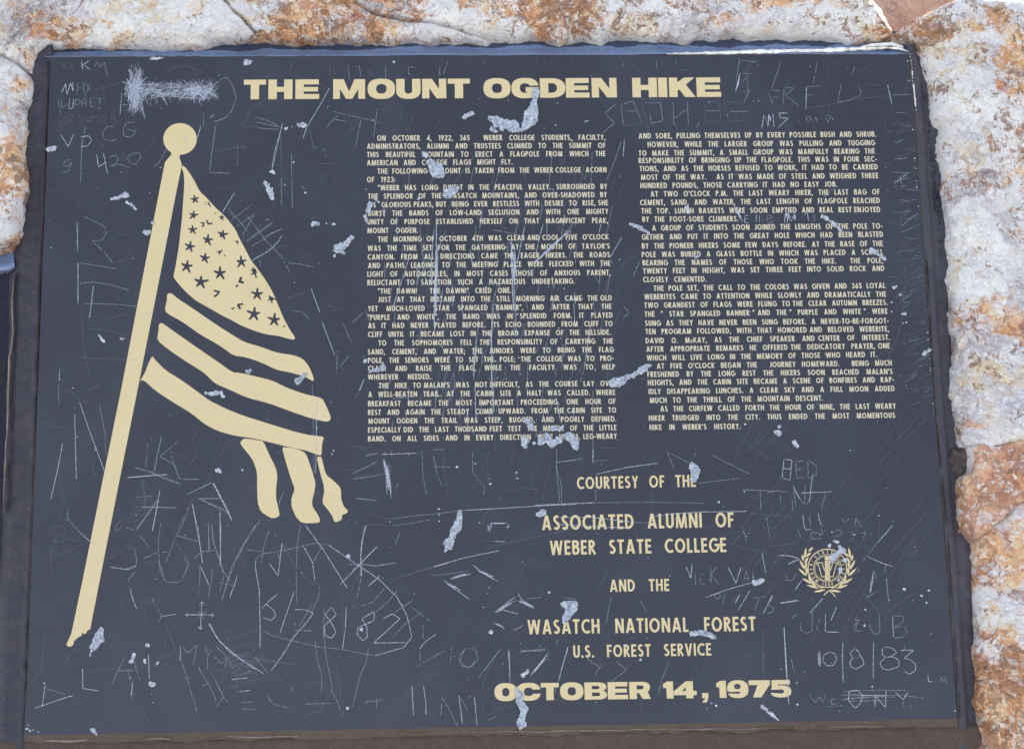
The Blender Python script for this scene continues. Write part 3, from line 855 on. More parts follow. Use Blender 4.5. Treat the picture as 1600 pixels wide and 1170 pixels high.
# heavy extended capitals for the heading and the date: (positive polygons, negative polygons) in a box W x 1
def rect(x0, y0, x1, y1): return [(x0, y0), (x1, y0), (x1, y1), (x0, y1)]
def sup(cx, cy, rx, ry, p=2.5, n=40, a0=0, a1=360):
    out = []
    for i in range(n + (0 if a1-a0 == 360 else 1)):
        a = math.radians(a0+(a1-a0)*i/n)
        c, s = math.cos(a), math.sin(a)
        out.append((cx+rx*math.copysign(abs(c)**(2/p), c), cy+ry*math.copysign(abs(s)**(2/p), s)))
    return out
def heavy(ch, W, s=.43, b=.255):
    ov = .02
    if ch == 'T': return [rect(0, 1-b, W, 1), rect((W-s)/2, 0, (W+s)/2, 1-b+.02)], []
    if ch == 'H': return [rect(0, 0, s, 1), rect(W-s, 0, W, 1), rect(s-.02, .37, W-s+.02, .63)], []
    if ch == 'E': return [rect(0, 0, s, 1), rect(s-.02, 0, W, b), rect(s-.02, 1-b, W-.02, 1), rect(s-.02, .385, W-.06, .615)], []
    if ch == 'M': return [rect(0, 0, .35, 1), rect(W-.35, 0, W, 1), [(.05, 1), (.54, 1), (W/2+.16, 0), (W/2-.16, 0)], [(W-.54, 1), (W-.05, 1), (W/2+.16, 0), (W/2-.16, 0)]], []
    if ch == 'O': return [sup(W/2, .5, W/2, .5+ov)], [sup(W/2, .5, W/2-s*1.02, .5-b, 2.4)]
    if ch == 'U': return [rect(0, .42, s, 1), rect(W-s, .42, W, 1), [(0, .43)] + sup(W/2, .43, W/2, .43+ov, 2.5, 24, 180, 360) + [(W, .43)]], [[(s, 1.1), (s, .42)] + sup(W/2, .42, W/2-s, .17, 2.4, 20, 180, 360) + [(W-s, .42), (W-s, 1.1)]]
    if ch == 'N': return [rect(0, 0, .37, 1), rect(W-.37, 0, W, 1), [(.04, 1), (.50, 1), (W-.04, 0), (W-.50, 0)]], []
    if ch == 'G':
        return [sup(W/2, .5, W/2, .5+ov), rect(W*.52, .30, W, .54), rect(W-.34, 0.02, W, .54)], [sup(W/2-.02, .5, W/2-s, .5-b, 2.4) if False else [(s, .5)] + sup(W/2, .5, W/2-s, .5-b, 2.4, 20, 180, 0)[1:-1] + [(W-s, .62), (W+.1, .64), (W+.1, .545), (W*.52, .545), (W*.52, .30), (W-s-.02, .30)] + sup(W/2, .5, W/2-s, .5-b, 2.4, 20, 318, 180)[1:-1]]
    if ch == 'D': return [[(0, 0), (W*.42, 0)] + sup(W*.42, .5, W*.58, .5, 2.35, 24, -90, 90)[1:-1] + [(W*.42, 1), (0, 1)]], [[(s, b), (W*.45, b)] + sup(W*.45, .5, W*.55-s, .5-b, 2.3, 18, -90, 90)[1:-1] + [(W*.45, 1-b), (s, 1-b)]]
    if ch == 'I': return [rect(0, 0, W, 1)], []
    if ch == 'K': return [rect(0, 0, s, 1), [(s-.05, .33), (s-.05, .72), (W-.56, 1), (W-.03, 1), (s+.14, .38)], [(s+.02, .50), (s+.38, .72), (W, 0), (W-.54, 0)]], []
    if ch == 'C': return [sup(W/2, .5, W/2, .5+ov)], [sup(W/2, .5, W/2-s, .5-b, 2.4), rect(W*.60, .385, W+.1, .63)]
    if ch == 'B': return [rect(0, 0, W*.6, 1), sup(W*.60, .735, W*.38, .265, 2.3), sup(W*.60, .275, W*.40, .275, 2.3)], [rect(s, .60, W*.56, .80), sup(W*.56, .70, W*.12, .10, 2), rect(s, .20, W*.58, .41), sup(W*.58, .305, W*.12, .105, 2)]
    if ch == 'R': return [rect(0, 0, s, 1), rect(s-.02, .34, W*.6, 1), sup(W*.60, .68, W*.38, .32, 2.3), [(W*.42, .40), (W*.86, .42), (W, 0), (W-.47, 0)]], [rect(s, .56, W*.56, .79), sup(W*.56, .675, W*.12, .115, 2)]
    if ch == '1': return [rect(W-.40, 0, W, 1), [(0, .62), (W-.38, .62), (W-.38, 1), (W-.30, 1), (0, .86)]], []
    if ch == '4': return [rect(W-.62, 0, W-.20, 1), rect(0, .19, W, .43), [(0, .41), (.44, .41), (W-.40, .83), (W-.30, 1), (W-.62, 1)]], []
    if ch == '9': return [sup(W/2, .5, W/2, .5+ov)], [sup(W/2-.02, .655, W/2-s, .155, 2.3), [(-.1, .255), (W*.40, .235), (W*.56, .225), (W*.62, .30), (W*.55, .36), (.2, .335), (-.1, .42)]]
    if ch == '7': return [rect(0, 1-b-.02, W, 1), [(.22, 0), (.70, 0), (W, .76), (W, .80), (.55, .80)]], []
    if ch == '5': return [rect(.10, 1-b, W-.06, 1), rect(.08, .46, .44, 1), sup(W/2, .335, W/2, .335+ov, 2.4)], [sup(W/2-.03, .335, W/2-.40, .125, 2.2), [(-.1, .27), (W*.42, .22), (W*.42, .44), (.30, .44), (-.1, .44)]]
    if ch == ',': return [[(.02, 0), (.02, .30), (W, .30), (W, .05), (W*.72, -.25), (.0, -.25), (W*.5, -.03), (W*.5, 0)]], []

def set_heavy(V, F, letters, yl, yr, xl, xr, cap0, cap1, z=.00012):
    """letters: (char, x0, x1) in pixels; baseline from (xl, yl) to (xr, yr)."""
    for ch, a, b_ in letters:
        t = ((a+b_)/2-xl)/(xr-xl)
        cap = cap0+(cap1-cap0)*t
        W = (b_-a)/cap
        pos, neg = heavy(ch, W)
        vv, tt = fill(pos, neg)
        o = len(V)
        for gx, gy in vv:
            px = a+gx*cap; ty = yl+(yr-yl)*(px-xl)/(xr-xl)
            V.append(P(px+LEAN(px)*gy*cap, ty-gy*cap, z))
        F += [[q+o for q in k_] for k_ in tt]

# ------------------------------------------------------------------ the plaque
m_cream, m_text = mat_cream(), mat_text()
plaque = thing('plaque', 'large dark slate coloured plaque with cream lettering and a waving flag, scratched all over', 'plaque', (0, -PH/2, -.012))
hw, hh = PW/2, PH/2
# plate: face, chamfer and sides; the bottom chamfer is the broad brown one
def build_plate():
    ins = [(-hw, -hh), (hw, -hh), (hw, hh), (-hw, hh)]
    mid = [(-hw-.0015, -hh-.0085), (hw+.002, -hh-.0085), (hw+.002, hh+.0024), (-hw-.0015, hh+.0024)]
    V = [(x, y, 0) for x, y in ins] + [(x, y, -.0035) for x, y in mid] + [(x, y, -.012) for x, y in mid]
    plate = obj('plate', [*V[:4], *[(x, y, -.012) for x, y in ins]], [[0, 1, 2, 3], [0, 4, 5, 1], [1, 5, 6, 2], [2, 6, 7, 3], [3, 7, 4, 0], [7, 6, 5, 4]], m_plate, plaque)
    F = []
    V2 = []
    nseg = 160
    for i in range(4):
        j = (i+1) % 4
        base = len(V2)
        for s in range(nseg+1):
            t = s/nseg
            a = np.array(V[i])*(1-t)+np.array(V[j])*t; a[2] -= .00015
            b = np.array(V[4+i])*(1-t)+np.array(V[4+j])*t
            b[2] += .0006*random.uniform(-1, 1)
            c = np.array(V[8+i])*(1-t)+np.array(V[8+j])*t
            V2 += [tuple(a), tuple(b), tuple(c)]
        for s in range(nseg):
            q = base+s*3
            F += [[q, q+1, q+4, q+3], [q+1, q+2, q+5, q+4]]
    obj('edge', V2, F, m_bevel, plaque)
build_plate()

def lettering(name, lines, cap, mat):
    V, F = [], []
    for L in lines:
        sp = set_line(V, F, *L[:5], L[5] if len(L) > 5 else cap)
    o = obj(name, V, F, mat, plaque)
    return o
lettering('story_column', COL1, 8.35, m_text)
lettering('story_column', COL2, 8.45, m_text)
for L in CREDIT: lettering('credit_line', [L], 0, m_cream)
V, F = [], []
set_heavy(V, F, [('T', 380.8, 415.4), ('H', 419.2, 457), ('E', 461.5, 498.7), ('M', 520.5, 570.5), ('O', 574.4, 617.4), ('U', 619.2, 657.2), ('N', 659.7, 697.4), ('T', 700, 734.6),
    ('O', 755.6, 798), ('G', 799.5, 842), ('D', 844, 883.8), ('E', 884.6, 921.3), ('N', 924.9, 964), ('H', 988.5, 1027), ('I', 1029, 1043), ('K', 1046, 1087), ('E', 1089, 1127)],
    155.6, 151.7, 381, 1127, 30.6, 30.4)
obj('heading_lettering', V, F, m_cream, plaque)
V, F = [], []
set_heavy(V, F, [('O', 773, 808), ('C', 807.5, 845), ('T', 845.5, 873.6), ('O', 875.5, 912), ('B', 913.7, 948.6), ('E', 950, 981.5), ('R', 983.9, 1017), ('1', 1036.7, 1052.5), ('4', 1053, 1089), (',', 1096.7, 1107),
    ('1', 1120, 1135.3), ('9', 1136.9, 1170), ('7', 1170.8, 1204), ('5', 1204.5, 1237)], 1094.4, 1088.2, 773, 1237, 27, 26.6)
obj('date_lettering', V, F, m_cream, plaque)

# flag picture
flag = bpy.data.objects.new('flag_drawing', None); C.objects.link(flag); flag.parent = plaque
def smooth_poly(pts, it=1):
    for _ in range(it):
        out = []
        n = len(pts)
        for i in range(n):
            p, q = pts[i], pts[(i+1) % n]
            out += [(p[0]*.8+q[0]*.2, p[1]*.8+q[1]*.2), (p[0]*.2+q[0]*.8, p[1]*.2+q[1]*.8)]
        pts = out
    return pts
def print_poly(name, polys, mat, z=.00012, sm=1, extra=None, emat=None):
    V, F, mi = [], [], []
    for poly in polys:
        vv, tt = fill([[(x, -y) for x, y in (smooth_poly(poly, sm) if sm else poly)]])
        o = len(V); V += [P(x, -y, z) for x, y in vv]; F += [[q+o for q in t] for t in tt]; mi += [0]*len(tt)
    for poly in (extra or []):
        vv, tt = fill([[(x, -y) for x, y in poly]])
        o = len(V); V += [P(x, -y, z+.00006) for x, y in vv]; F += [[q+o for q in t] for t in tt]; mi += [1]*len(tt)
    o = obj(name, V, F, [mat] + ([emat] if emat else []), flag, None, mi)
    bm = bmesh.new(); bm.from_mesh(o.data)
    for f in bm.faces:
        if f.normal.z < 0: f.normal_flip()
    bm.to_mesh(o.data); bm.free()
    return o
POLE = [(257.7, 253.8), (248.7, 300), (220, 449), (191, 600), (160.5, 750), (130.3, 900), (111.5, 989.2), (103.8, 1005.9), (105.6, 1009.2), (110.8, 1009.7), (114.6, 1006), (116, 1000.8), (123, 994.4), (127.4, 992.6), (128.2, 987.4),
        (130.8, 990), (134.6, 989.2), (136, 985.4), (141, 982), (157, 900), (187.5, 746), (216.7, 600), (246.2, 450), (275.6, 300), (284.1, 258.5), (280.8, 247.5), (280.3, 236), (268, 236), (267.5, 242)]
print_poly('flag_pole', [POLE], m_cream, sm=0)
ball = [(281.3+26.2*math.cos(a/40*2*math.pi), 217.4+24.7*math.sin(a/40*2*math.pi)) for a in range(40)]
print_poly('finial_ball', [ball], m_cream, .00016, sm=0)
CANTON = [(284.7, 259), (284.2, 263.8), (286.9, 269.8), (288, 282.6), (287.6, 296.3), (285.6, 322), (284.2, 344.2), (281.5, 366), (279.4, 386.2), (273.9, 418.7), (270.9, 431.5), (273.9, 437.5), (289.3, 455.4), (306.4, 470), (323.5, 479.4), (345.8, 492.2),
          (361.1, 499.9), (376.5, 508.4), (395.3, 516.1), (414.2, 522.1), (434.7, 524.7), (454.3, 530.2), (460.3, 530.7), (460.7, 526.4), (453.5, 516.1), (444.9, 500.7), (435.5, 479.4), (426.1, 456.3), (417.6, 441.7), (403, 420.4), (391.9, 406.7), (385.1, 393),
          (374.8, 374.2), (368, 358.8), (359.4, 347.7), (350.9, 337.3), (335.5, 323.6), (323.5, 310), (311.6, 298.8), (304.7, 284.3), (296.2, 270.6), (288.5, 260.4)]
def star(cx, cy, r, rot, arms=(1, 1, 1, 1, 1), w=.17):
    pts = []
    for k in range(5):
        a = math.radians(-90+rot+72*k)
        L = r*arms[k]
        pts.append((cx+.36*r*math.cos(a-math.radians(36)), cy+.36*r*math.sin(a-math.radians(36))))
        for s in (-1, 1):
            pts.append((cx+L*math.cos(a)-s*.11*r*math.sin(a)*-1*-1, cy+L*math.sin(a)+s*.11*r*math.cos(a)))
    return pts
rs = random.Random(4)
STARS = []
for cx, cy, r, rot, arms in [(304.4, 311.7, 7.5, -8, (1, .9, 1, .9, .9)), (302.2, 336.5, 7.8, 4, (.9, 1, .7, 1, .9)), (300.8, 359.2, 7.6, 2, (1, 1, 1, .8, .9)), (296.5, 385.3, 9, 10, (1, .9, 1, .9, .9)), (291.9, 416.1, 10, 6, (1, .9, 1.1, 1, 1)),
    (313.6, 440.5, 11, 6, (.9, 1.1, 1, .9, 1)), (324.4, 375.1, 9, 4, (1, .9, 1, .7, .9)), (320.1, 403.3, 9, 8, (.9, .9, 1, .7, 1)), (343.7, 426.9, 10.5, 4, (1, .9, 1.1, .9, 1)), (347.5, 366.5, 9, 6, (.8, 1, 1, .6, .9)), (376.9, 409.3, 9.3, -2, (1, .95, 1, 1, .85)),
    (401.8, 459.7, 10, 6, (1, .9, 1, .95, 1)), (397, 490.5, 11, 8, (1, .9, 1, 1, 1.05)), (428.7, 499.9, 10.5, 2, (1, .9, 1, .9, 1)), (397.9, 425.5, 7.5, 20, (.7, .5, 1.2, .9, 1)), (424.1, 466.5, 7.5, 30, (.4, .9, .9, .8, .9)),
    (346.6, 339.9, 5.2, 10, (.8, .6, 1.1, .8, .9)), (343.7, 393.9, 5.2, -20, (.5, 1.1, .4, 1, 1)), (370.6, 378.5, 4.2, 10, (.8, .6, 1.1, .4, 1))]:
    STARS.append(star(cx, cy, r*1.02, rot+rs.uniform(-4, 4), [a*rs.uniform(.92, 1.06) for a in arms]))
def dab(pl, w): return [q for q in stroke_quads(pl, w)]
for pl, w_ in [([(313.5, 348), (318.5, 349), (318, 353), (315, 354)], 2.4), ([(322.5, 344), (325.5, 350), (332, 349)], 2.6), ([(334, 454), (342, 456), (339, 461), (334, 463.5)], 3), ([(366.5, 480.5), (363, 483), (361.5, 482)], 2.2),
    ([(371.5, 476), (375.5, 483)], 3.5), ([(371.5, 476), (380, 475)], 3), ([(377, 433), (374.5, 440), (381, 442)], 4.0), ([(372, 445.5), (368.5, 448)], 3), ([(325, 316), (328.8, 323)], 2.2), ([(320, 315.5), (321.5, 317)], 1.6), ([(321, 320.5), (322.5, 319.5)], 1.6),
    ([(335, 333.8), (338, 332.5)], 1.4), ([(442.5, 511), (445.5, 508.8)], 2.0), ([(350.5, 398), (352.5, 401)], 1.5), ([(395, 418), (398, 424)], 3)]:
    STARS += dab(pl, w_)
m_dark = m_plate
print_poly('canton', [CANTON], m_cream, extra=STARS, emat=m_dark)
STRIPES = [
 [(264.5, 458), (261.1, 459.7), (260.6, 470), (257.7, 481.9), (259.6, 488.8), (284.6, 502.6), (311.5, 521.8), (341, 538.5), (346.7, 542.3), (365, 555.6), (383.4, 557.8), (408.7, 566.3), (431.3, 577.6), (453.9, 581.8), (477.9, 588.9), (489.1, 595.9), (490.6, 591.7), (483.5, 573.3),
  (473.6, 560.6), (459.5, 555), (431.3, 550.8), (408.7, 542.3), (380.5, 533.9), (364.6, 524), (342.3, 510.1), (323.5, 497.3), (296.2, 478.5), (277.4, 466.5), (268.8, 458.8)],
 [(252.6, 504.4), (248.2, 506.4), (247.4, 518), (245.2, 531.5), (267.7, 549.4), (293.1, 566.3), (318.5, 581.8), (335.4, 598.7), (358, 608.6), (386.2, 621.3), (420, 629.8), (453.9, 642.5), (482.1, 652.3), (507.5, 658.5), (514.5, 658), (517.3, 652.3), (511.7, 638.2), (504.7, 624.1), (499, 620.7),
  (476.4, 615.7), (448.2, 605.8), (425.7, 594.5), (397.5, 587.4), (374.9, 582.4), (363.6, 581.8), (343.9, 567.7), (312.8, 546.5), (284.6, 526.8), (259.2, 509)],
 [(238.1, 555.6), (232.4, 566.3), (226.8, 581.8), (218.3, 595.9), (224, 593.1), (242.3, 610), (270.5, 628.3), (298.7, 645.3), (321.3, 663.6), (341, 673.5), (366.4, 680.5), (397.5, 684.8), (425.7, 691.8), (453.9, 698.9), (476.4, 703.1), (496.2, 710.2), (502.4, 711.6), (503.2, 691.8), (506.9, 681.9),
  (487.7, 680.5), (462.3, 674.9), (425.7, 663.6), (380.5, 649.5), (352.3, 638.2), (326.9, 625.5), (310, 612.8), (284.6, 594.5), (259.2, 579), (242.3, 562.1)]]
TAILS = [
 [(380.5, 684.8), (375.5, 690.4), (376.3, 694.6), (394.6, 717.2), (401.7, 737), (401.7, 759.5), (402.5, 784.9), (407.3, 799), (422.8, 808.9), (431.3, 808.9), (437, 804.7), (435.5, 796.2), (431.3, 779.3), (431.3, 762.3), (433.6, 745.4), (431.3, 731.3), (420, 708.7), (411.6, 689), (403.1, 687.6), (394.6, 686.2)],
 [(440.3, 698.3), (445.4, 717.2), (453.9, 745.4), (460.9, 763.8), (455.3, 777.9), (455.3, 790.6), (462.3, 807.5), (472.2, 817.3), (500.4, 816.5), (499, 807.5), (486.3, 787.7), (490.6, 770.8), (493.4, 755.3), (486.3, 731.3), (477.9, 707.3), (465.2, 701.7), (451.1, 698.9)],
 [(494.8, 713.5), (499, 734.1), (507.5, 763.8), (503.2, 784.9), (510.3, 793.4), (518.8, 804.7), (523, 816.5), (534.3, 811.7), (534.3, 804.1), (539.9, 802.4), (544.7, 799), (537.1, 790.6), (532.9, 779.3), (532.9, 762.3), (521.6, 751.1), (508.9, 741.2), (503.2, 717.2), (501.8, 713)]]
for s in STRIPES: print_poly('stripe', [s], m_cream)
for s in TAILS: print_poly('stripe_tail', [s], m_cream)

# college seal
seal = bpy.data.objects.new('college_seal', None); C.objects.link(seal); seal.parent = plaque
SX, SY = 1292.8, 887.3
def seal_part(name, polys, neg=(), mat=m_cream, z=.00012):
    V, F = [], []
    for group in polys:
        vv, tt = fill([[(x, -y) for x, y in p] for p in group], [[(x, -y) for x, y in p] for p in neg])
        o = len(V); V += [P(SX+x, SY-y, z) for x, y in vv]; F += [[q+o for q in t] for t in tt]
    return obj(name, V, F, mat, seal)
def ringq(r, w, n=64): return [list(reversed(q)) for q in stroke_quads([(r*math.cos(2*math.pi*i/n), r*.985*math.sin(2*math.pi*i/n)) for i in range(n)], w, True)]
seal_part('ring', [ringq(30.2, 1.5), ringq(21.8, .75), ringq(19.4, .5)])
def round_text(text, r, a0, a1, cap, inward=False):
    """letters along an arc, degrees clockwise from the top."""
    V, F = [], []
    n = len(text)
    for i, ch in enumerate(text):
        if ch == ' ': continue
        a = math.radians(a0+(a1-a0)*(i/(n-1) if n > 1 else 0))
        vv, tt = glyph_mesh(ch)
        aw = GL[ch][0]
        o = len(V)
        for gx, gy in vv:
            u = (gx-aw/2)*cap*1.15
            v = gy*cap
            if not inward:
                rr = r+v; x = rr*math.sin(a)+u*math.cos(a); y = -rr*math.cos(a)+u*math.sin(a)
            else:
                rr = r+cap-v; x = rr*math.sin(a)-u*math.cos(a); y = -rr*math.cos(a)-u*math.sin(a)
            V.append(P(SX+x, SY+y, .00012))
        F += [[q+o for q in t] for t in tt]
    return V, F
V, F = [], []
for args in [("WEBER STATE COLLEGE", 23.4, -140, 140, 4.6, False), ("1889", 23.4, 197, 163, 4.6, True)]:
    v_, f_ = round_text(*args); o = len(V); V += v_; F += [[q+o for q in t] for t in f_]
dots = []
for i in range(46):
    a = 2*math.pi*i/46
    rr = 20.6
    o = len(V)
    for dx, dy in ((-.5, -.55), (.5, -.55), (.5, .55), (-.5, .55)):
        x = (rr+dy)*math.sin(a)+dx*math.cos(a); y = -(rr+dy)*math.cos(a)+dx*math.sin(a)
        V.append(P(SX+x, SY+y, .00014))
    F.append([o+3, o+2, o+1, o])
obj('seal_lettering', V, F, m_cream, seal)
wline = [(-16, -8.2), (-9.6, -8.2), (-9.6, -6), (-8.6, -6), (-5, 6), (-2.6, -4)]
wm = [(-x, y) for x, y in wline][::-1]
outer = [(-16.4, -8.6), (-7.6, -8.6), (-7.6, -5.6), (-4.8, 3.5), (-2.2, -6), (2.2, -6), (4.8, 3.5), (7.6, -5.6), (7.6, -8.6), (16.4, -8.6), (16.4, -5.6), (14, -5.2), (8.8, 13.2), (3.2, 13.2), (0, 3), (-3.2, 13.2), (-8.8, 13.2), (-14, -5.2), (-16.4, -5.6)]
WQ = stroke_quads(outer, 1.25, True)
pillar = [[(-4.4, -18.5), (4.0, -18.5), (3.8, -13.5), (4.4, -4), (3.6, 2), (3.8, 16), (4.6, 18.5), (-4.2, 18.5), (-3.6, 15), (-3.4, 2), (-3.8, -4), (-4.0, -13)]]
grooves = [[(-1.0, -10), (-.4, -10), (-.4, 16), (-1.0, 16)], [(1.3, -10), (1.9, -10), (1.9, 16), (1.3, 16)], [(-4, -12.6), (4, -12.6), (4, -11.9), (-4, -11.9)]]
seal_part('letter_w', [WQ])
seal_part('torch', [pillar], grooves, z=.00018)
def leaf(x0, y0, x1, y1, w_):
    dx, dy = x1-x0, y1-y0
    L = math.hypot(dx, dy); nx, ny = -dy/L, dx/L
    out = []
    for i in range(13):
        t = i/12; out.append((x0+dx*t+nx*w_*math.sin(math.pi*t)**.8*(1-.3*t), y0+dy*t+ny*w_*math.sin(math.pi*t)**.8*(1-.3*t)))
    for i in range(12, -1, -1):
        t = i/12
        if 0 < i < 12: out.append((x0+dx*t-nx*w_*.8*math.sin(math.pi*t)**.8, y0+dy*t-ny*w_*.8*math.sin(math.pi*t)**.8))
    return out
LV = [((-36, -14.8), (-33.2, -32.2)), ((-29.8, -26), (-22.2, -32.8)), ((-34, -18), (-25, -24.5)), ((-37.5, -11), (-39.5, -21.5)), ((-36, -7.5), (-29.5, -17.5)), ((-35, 2.5), (-43.5, -13)), ((-35.5, 1), (-32, -10)), ((-32.5, 12.5), (-45.2, 0)), ((-32.5, 11), (-32.5, -2)),
      ((-24, 24.5), (-39.5, 15.5)), ((-25.5, 23.5), (-29.5, 10)), ((-13.5, 31.5), (-32.5, 26)), ((-16.5, 30.8), (-26.5, 19)), ((-3, 33.8), (-21.5, 37)), ((-6, 31), (-16, 26.5))]
LEAVES = [[leaf(*a, *b, 2.1)] for a, b in LV] + [[leaf(-a[0], a[1], -b[0], b[1], 2.1)] for a, b in LV]
RIB = [stroke_quads([(2.5, 35), (-1.5, 38), (-5.5, 42.5)], 1.5), stroke_quads([(2.5, 35), (7, 38), (12.5, 44.5)], 1.4)]
LEAVES = [[list(p) for p in g] for g in LEAVES]
seal_part('wreath', LEAVES + RIB)
bpy.context.view_layer.update()
for o in list(seal.children):
    bm = bmesh.new(); bm.from_mesh(o.data)
    for f in bm.faces:
        if f.normal.z < 0: f.normal_flip()
    bm.to_mesh(o.data); bm.free()
# ------------------------------------------------------------------ wear: scratches (one uncountable mass) and paint chips
SC = []            # (polyline in photo pixels, level, width)
def Z(ox, oy, k, text):
    """One polyline per ';'. Prefix: + bright, - faint, # thick and bright."""
    for item in text.replace('\n', ' ').split(';'):
        item = item.strip()
        if not item: continue
        lv, wd = 1, 1.0
        if item[0] == '+': lv, wd, item = 2, 1.15, item[1:]
        elif item[0] == '-': lv, wd, item = 0, .9, item[1:]
        elif item[0] == '#': lv, wd, item = 3, 2.2, item[1:]
        n = [float(q) for q in item.split(',')]
        SC.append(([(ox+n[i]/k, oy+n[i+1]/k) for i in range(0, len(n)-1, 2)], lv, wd))
Z(0, 0, 3.9, """+498,368,503,425;+545,370,500,400;+510,395,550,428;577,412,590,375,612,412,636,378,655,470;-385,375,390,430,410,405,380,400;-430,425,435,390,450,425
;+375,568,400,510,408,580,430,505,445,560,442,500;475,500,468,575;468,535,508,540;510,500,512,572;520,505,548,555;548,515,515,595
;352,600,372,705;375,600,375,665,412,630;+425,600,420,665,445,660,447,605;462,660,462,605,490,610,485,635,462,640;497,655,505,605,525,605,525,655;497,630,525,632;580,600,550,600,553,655,580,652;550,628,575,625;588,600,625,600;605,600,607,662;595,665,615,662
;-370,708,355,730,375,745,400,735,395,712,370,708;-375,745,350,765,380,772,405,755,375,745;-430,700,410,720,430,735,450,720,430,700;-430,735,408,755,430,770,452,750,430,735
;-510,700,482,705,485,722,508,725,505,745,478,745;-525,700,525,745,545,745,548,700;-560,745,565,700,580,725,595,700,600,745;-612,722,630,700,650,715,640,742,618,740,612,722;-680,745,678,695,705,700,685,718,715,745
;+370,820,415,895,450,815;500,830,498,900,490,1115;+487,835,540,830,560,855,535,890,490,895;520,770,500,900;695,770,650,775,625,810,635,850,670,862,710,850;820,745,770,750,750,790,755,830,800,838,830,800,775,790
;435,975,400,980,385,1010,410,1015,438,985,420,1040,370,1060;+590,940,600,1020,650,985;+630,935,655,1060;668,960,700,945,725,965,700,1010,668,1015,720,1000,795,1025;800,940,775,965,800,1000,830,1000,858,960,850,930,800,940
;-1310,800,1290,900,1278,1050,1395,1055;-1450,885,1448,1015;-1350,905,1500,898;-565,548,660,530,760,490;-675,685,870,655;735,640,800,640,850,670,880,715
;-1010,440,1060,415,1130,400,1200,430,1190,490;1340,490,1380,470,1420,530,1440,600,1410,680,1370,720,1300,745;1240,690,1240,770;+1280,720,1310,695;-1530,660,1475,780,1560,770;-890,930,960,815;1015,910,975,985,940,1015;-450,1090,520,1050;-560,1150,620,1145;1300,745,1380,720""")
Z(400, 0, 3.9, """-235,460,290,485,445,540;+450,535,380,660,310,775,285,850;-75,590,0,650;0,715,80,740,140,770;0,745,145,775;0,780,140,790;160,755,130,900,95,1050;500,700,420,785;470,680,575,708;475,730,550,738;740,665,715,840;640,720,760,750;580,705,640,722;-640,735,550,820;640,730,605,900;-740,665,820,682
;-455,475,448,395,500,470;-540,400,545,470;560,395,570,495;-590,405,660,405;628,400,640,470;-720,410,690,440,720,470;790,395,792,500;930,410,930,455,955,455;930,410,980,412;-1090,385,1125,460;1120,400,1120,480;1170,375,1140,460;1390,370,1392,395
;-380,1000,515,995;-145,790,155,1000;-215,935,220,1050;-280,810,245,880;-320,780,350,900;-395,1120,400,1080,440,1062,480,1080,490,1115;420,935,430,960;-890,690,875,750;-965,690,920,800;-1130,720,1090,780""")
Z(800, 0, 3.9, """635,635,565,690,625,750,555,810;665,640,678,765;-678,765,795,755;795,755,738,615,668,640;700,678,760,678;-790,620,830,805;808,628,905,628,918,738,842,755;843,700,845,750;-755,600,935,610;980,620,988,765;1068,620,1075,765;985,725,1068,665;1142,740,1125,780;-1172,620,1180,745,1272,740,1262,620,1172,620;1180,675,1265,678;-1290,615,1320,745,1415,735,1395,630,1290,615;1310,680,1445,680
;1388,350,1365,500;1390,370,1500,380;#1390,445,1362,575;1380,450,1470,450;1440,460,1400,500;1430,470,1442,560,1410,635;-1380,560,1450,560;-1500,600,1560,600;-155,365,145,410;-195,370,210,400;-245,365,235,405;-290,370,280,395;-375,360,345,415;-455,370,445,400;680,380,672,415;880,370,882,415;1000,365,995,395;-1030,425,1080,430
;+685,845,678,955;665,1060,658,1090;460,1060,440,1095;-630,1080,610,1160;+1535,700,1522,785;1535,700,1560,760""")
Z(1200, 0, 3.9, """80,370,20,550,78,558;300,380,275,510;-375,385,360,480,410,465;-395,385,455,378;-480,395,475,440,500,395;530,400,508,470;-545,440,620,400;0,560,30,640;10,595,70,595;98,530,92,645;98,530,160,540,105,580,190,650;+235,530,230,665;235,530,315,525;230,580,270,580;445,515,425,625,500,610;500,610,570,580,550,510;-220,665,420,630,570,600,850,575;-590,515,700,525;+728,515,755,640;760,580,865,578;-835,570,855,480
;#0,770,5,700,30,772;+30,690,36,775;+120,690,65,690,75,720,125,720,60,780;235,745,232,710,255,712,262,735,235,745;275,750,290,715,305,750;345,705,365,750,382,705,345,705;775,690,850,685;-715,690,710,790;760,865,790,870,820,850;-785,745,845,760;-715,805,880,800;-690,985,760,1010;755,1050,860,1055;+850,1060,770,1120;800,1075,820,1140;765,970,850,965;760,1110,870,1080;770,1140,840,1130""")
Z(0, 300, 3.9, """+470,178,473,365;+475,430,475,680;515,152,600,190,640,215,645,260,620,295,560,298,640,370,688,435;475,432,600,450,710,468;480,558,570,548,680,568,790,600;+570,570,545,770;500,678,700,685,850,698;-498,680,500,800,510,950,545,1130;-620,795,680,765,760,745,775,715;-525,840,560,832,700,850,760,870;-450,1005,640,1015,850,1025;+365,1078,360,1155;-800,345,790,390,740,420,700,425;-770,260,710,265,690,295,720,315;-470,60,475,100""")
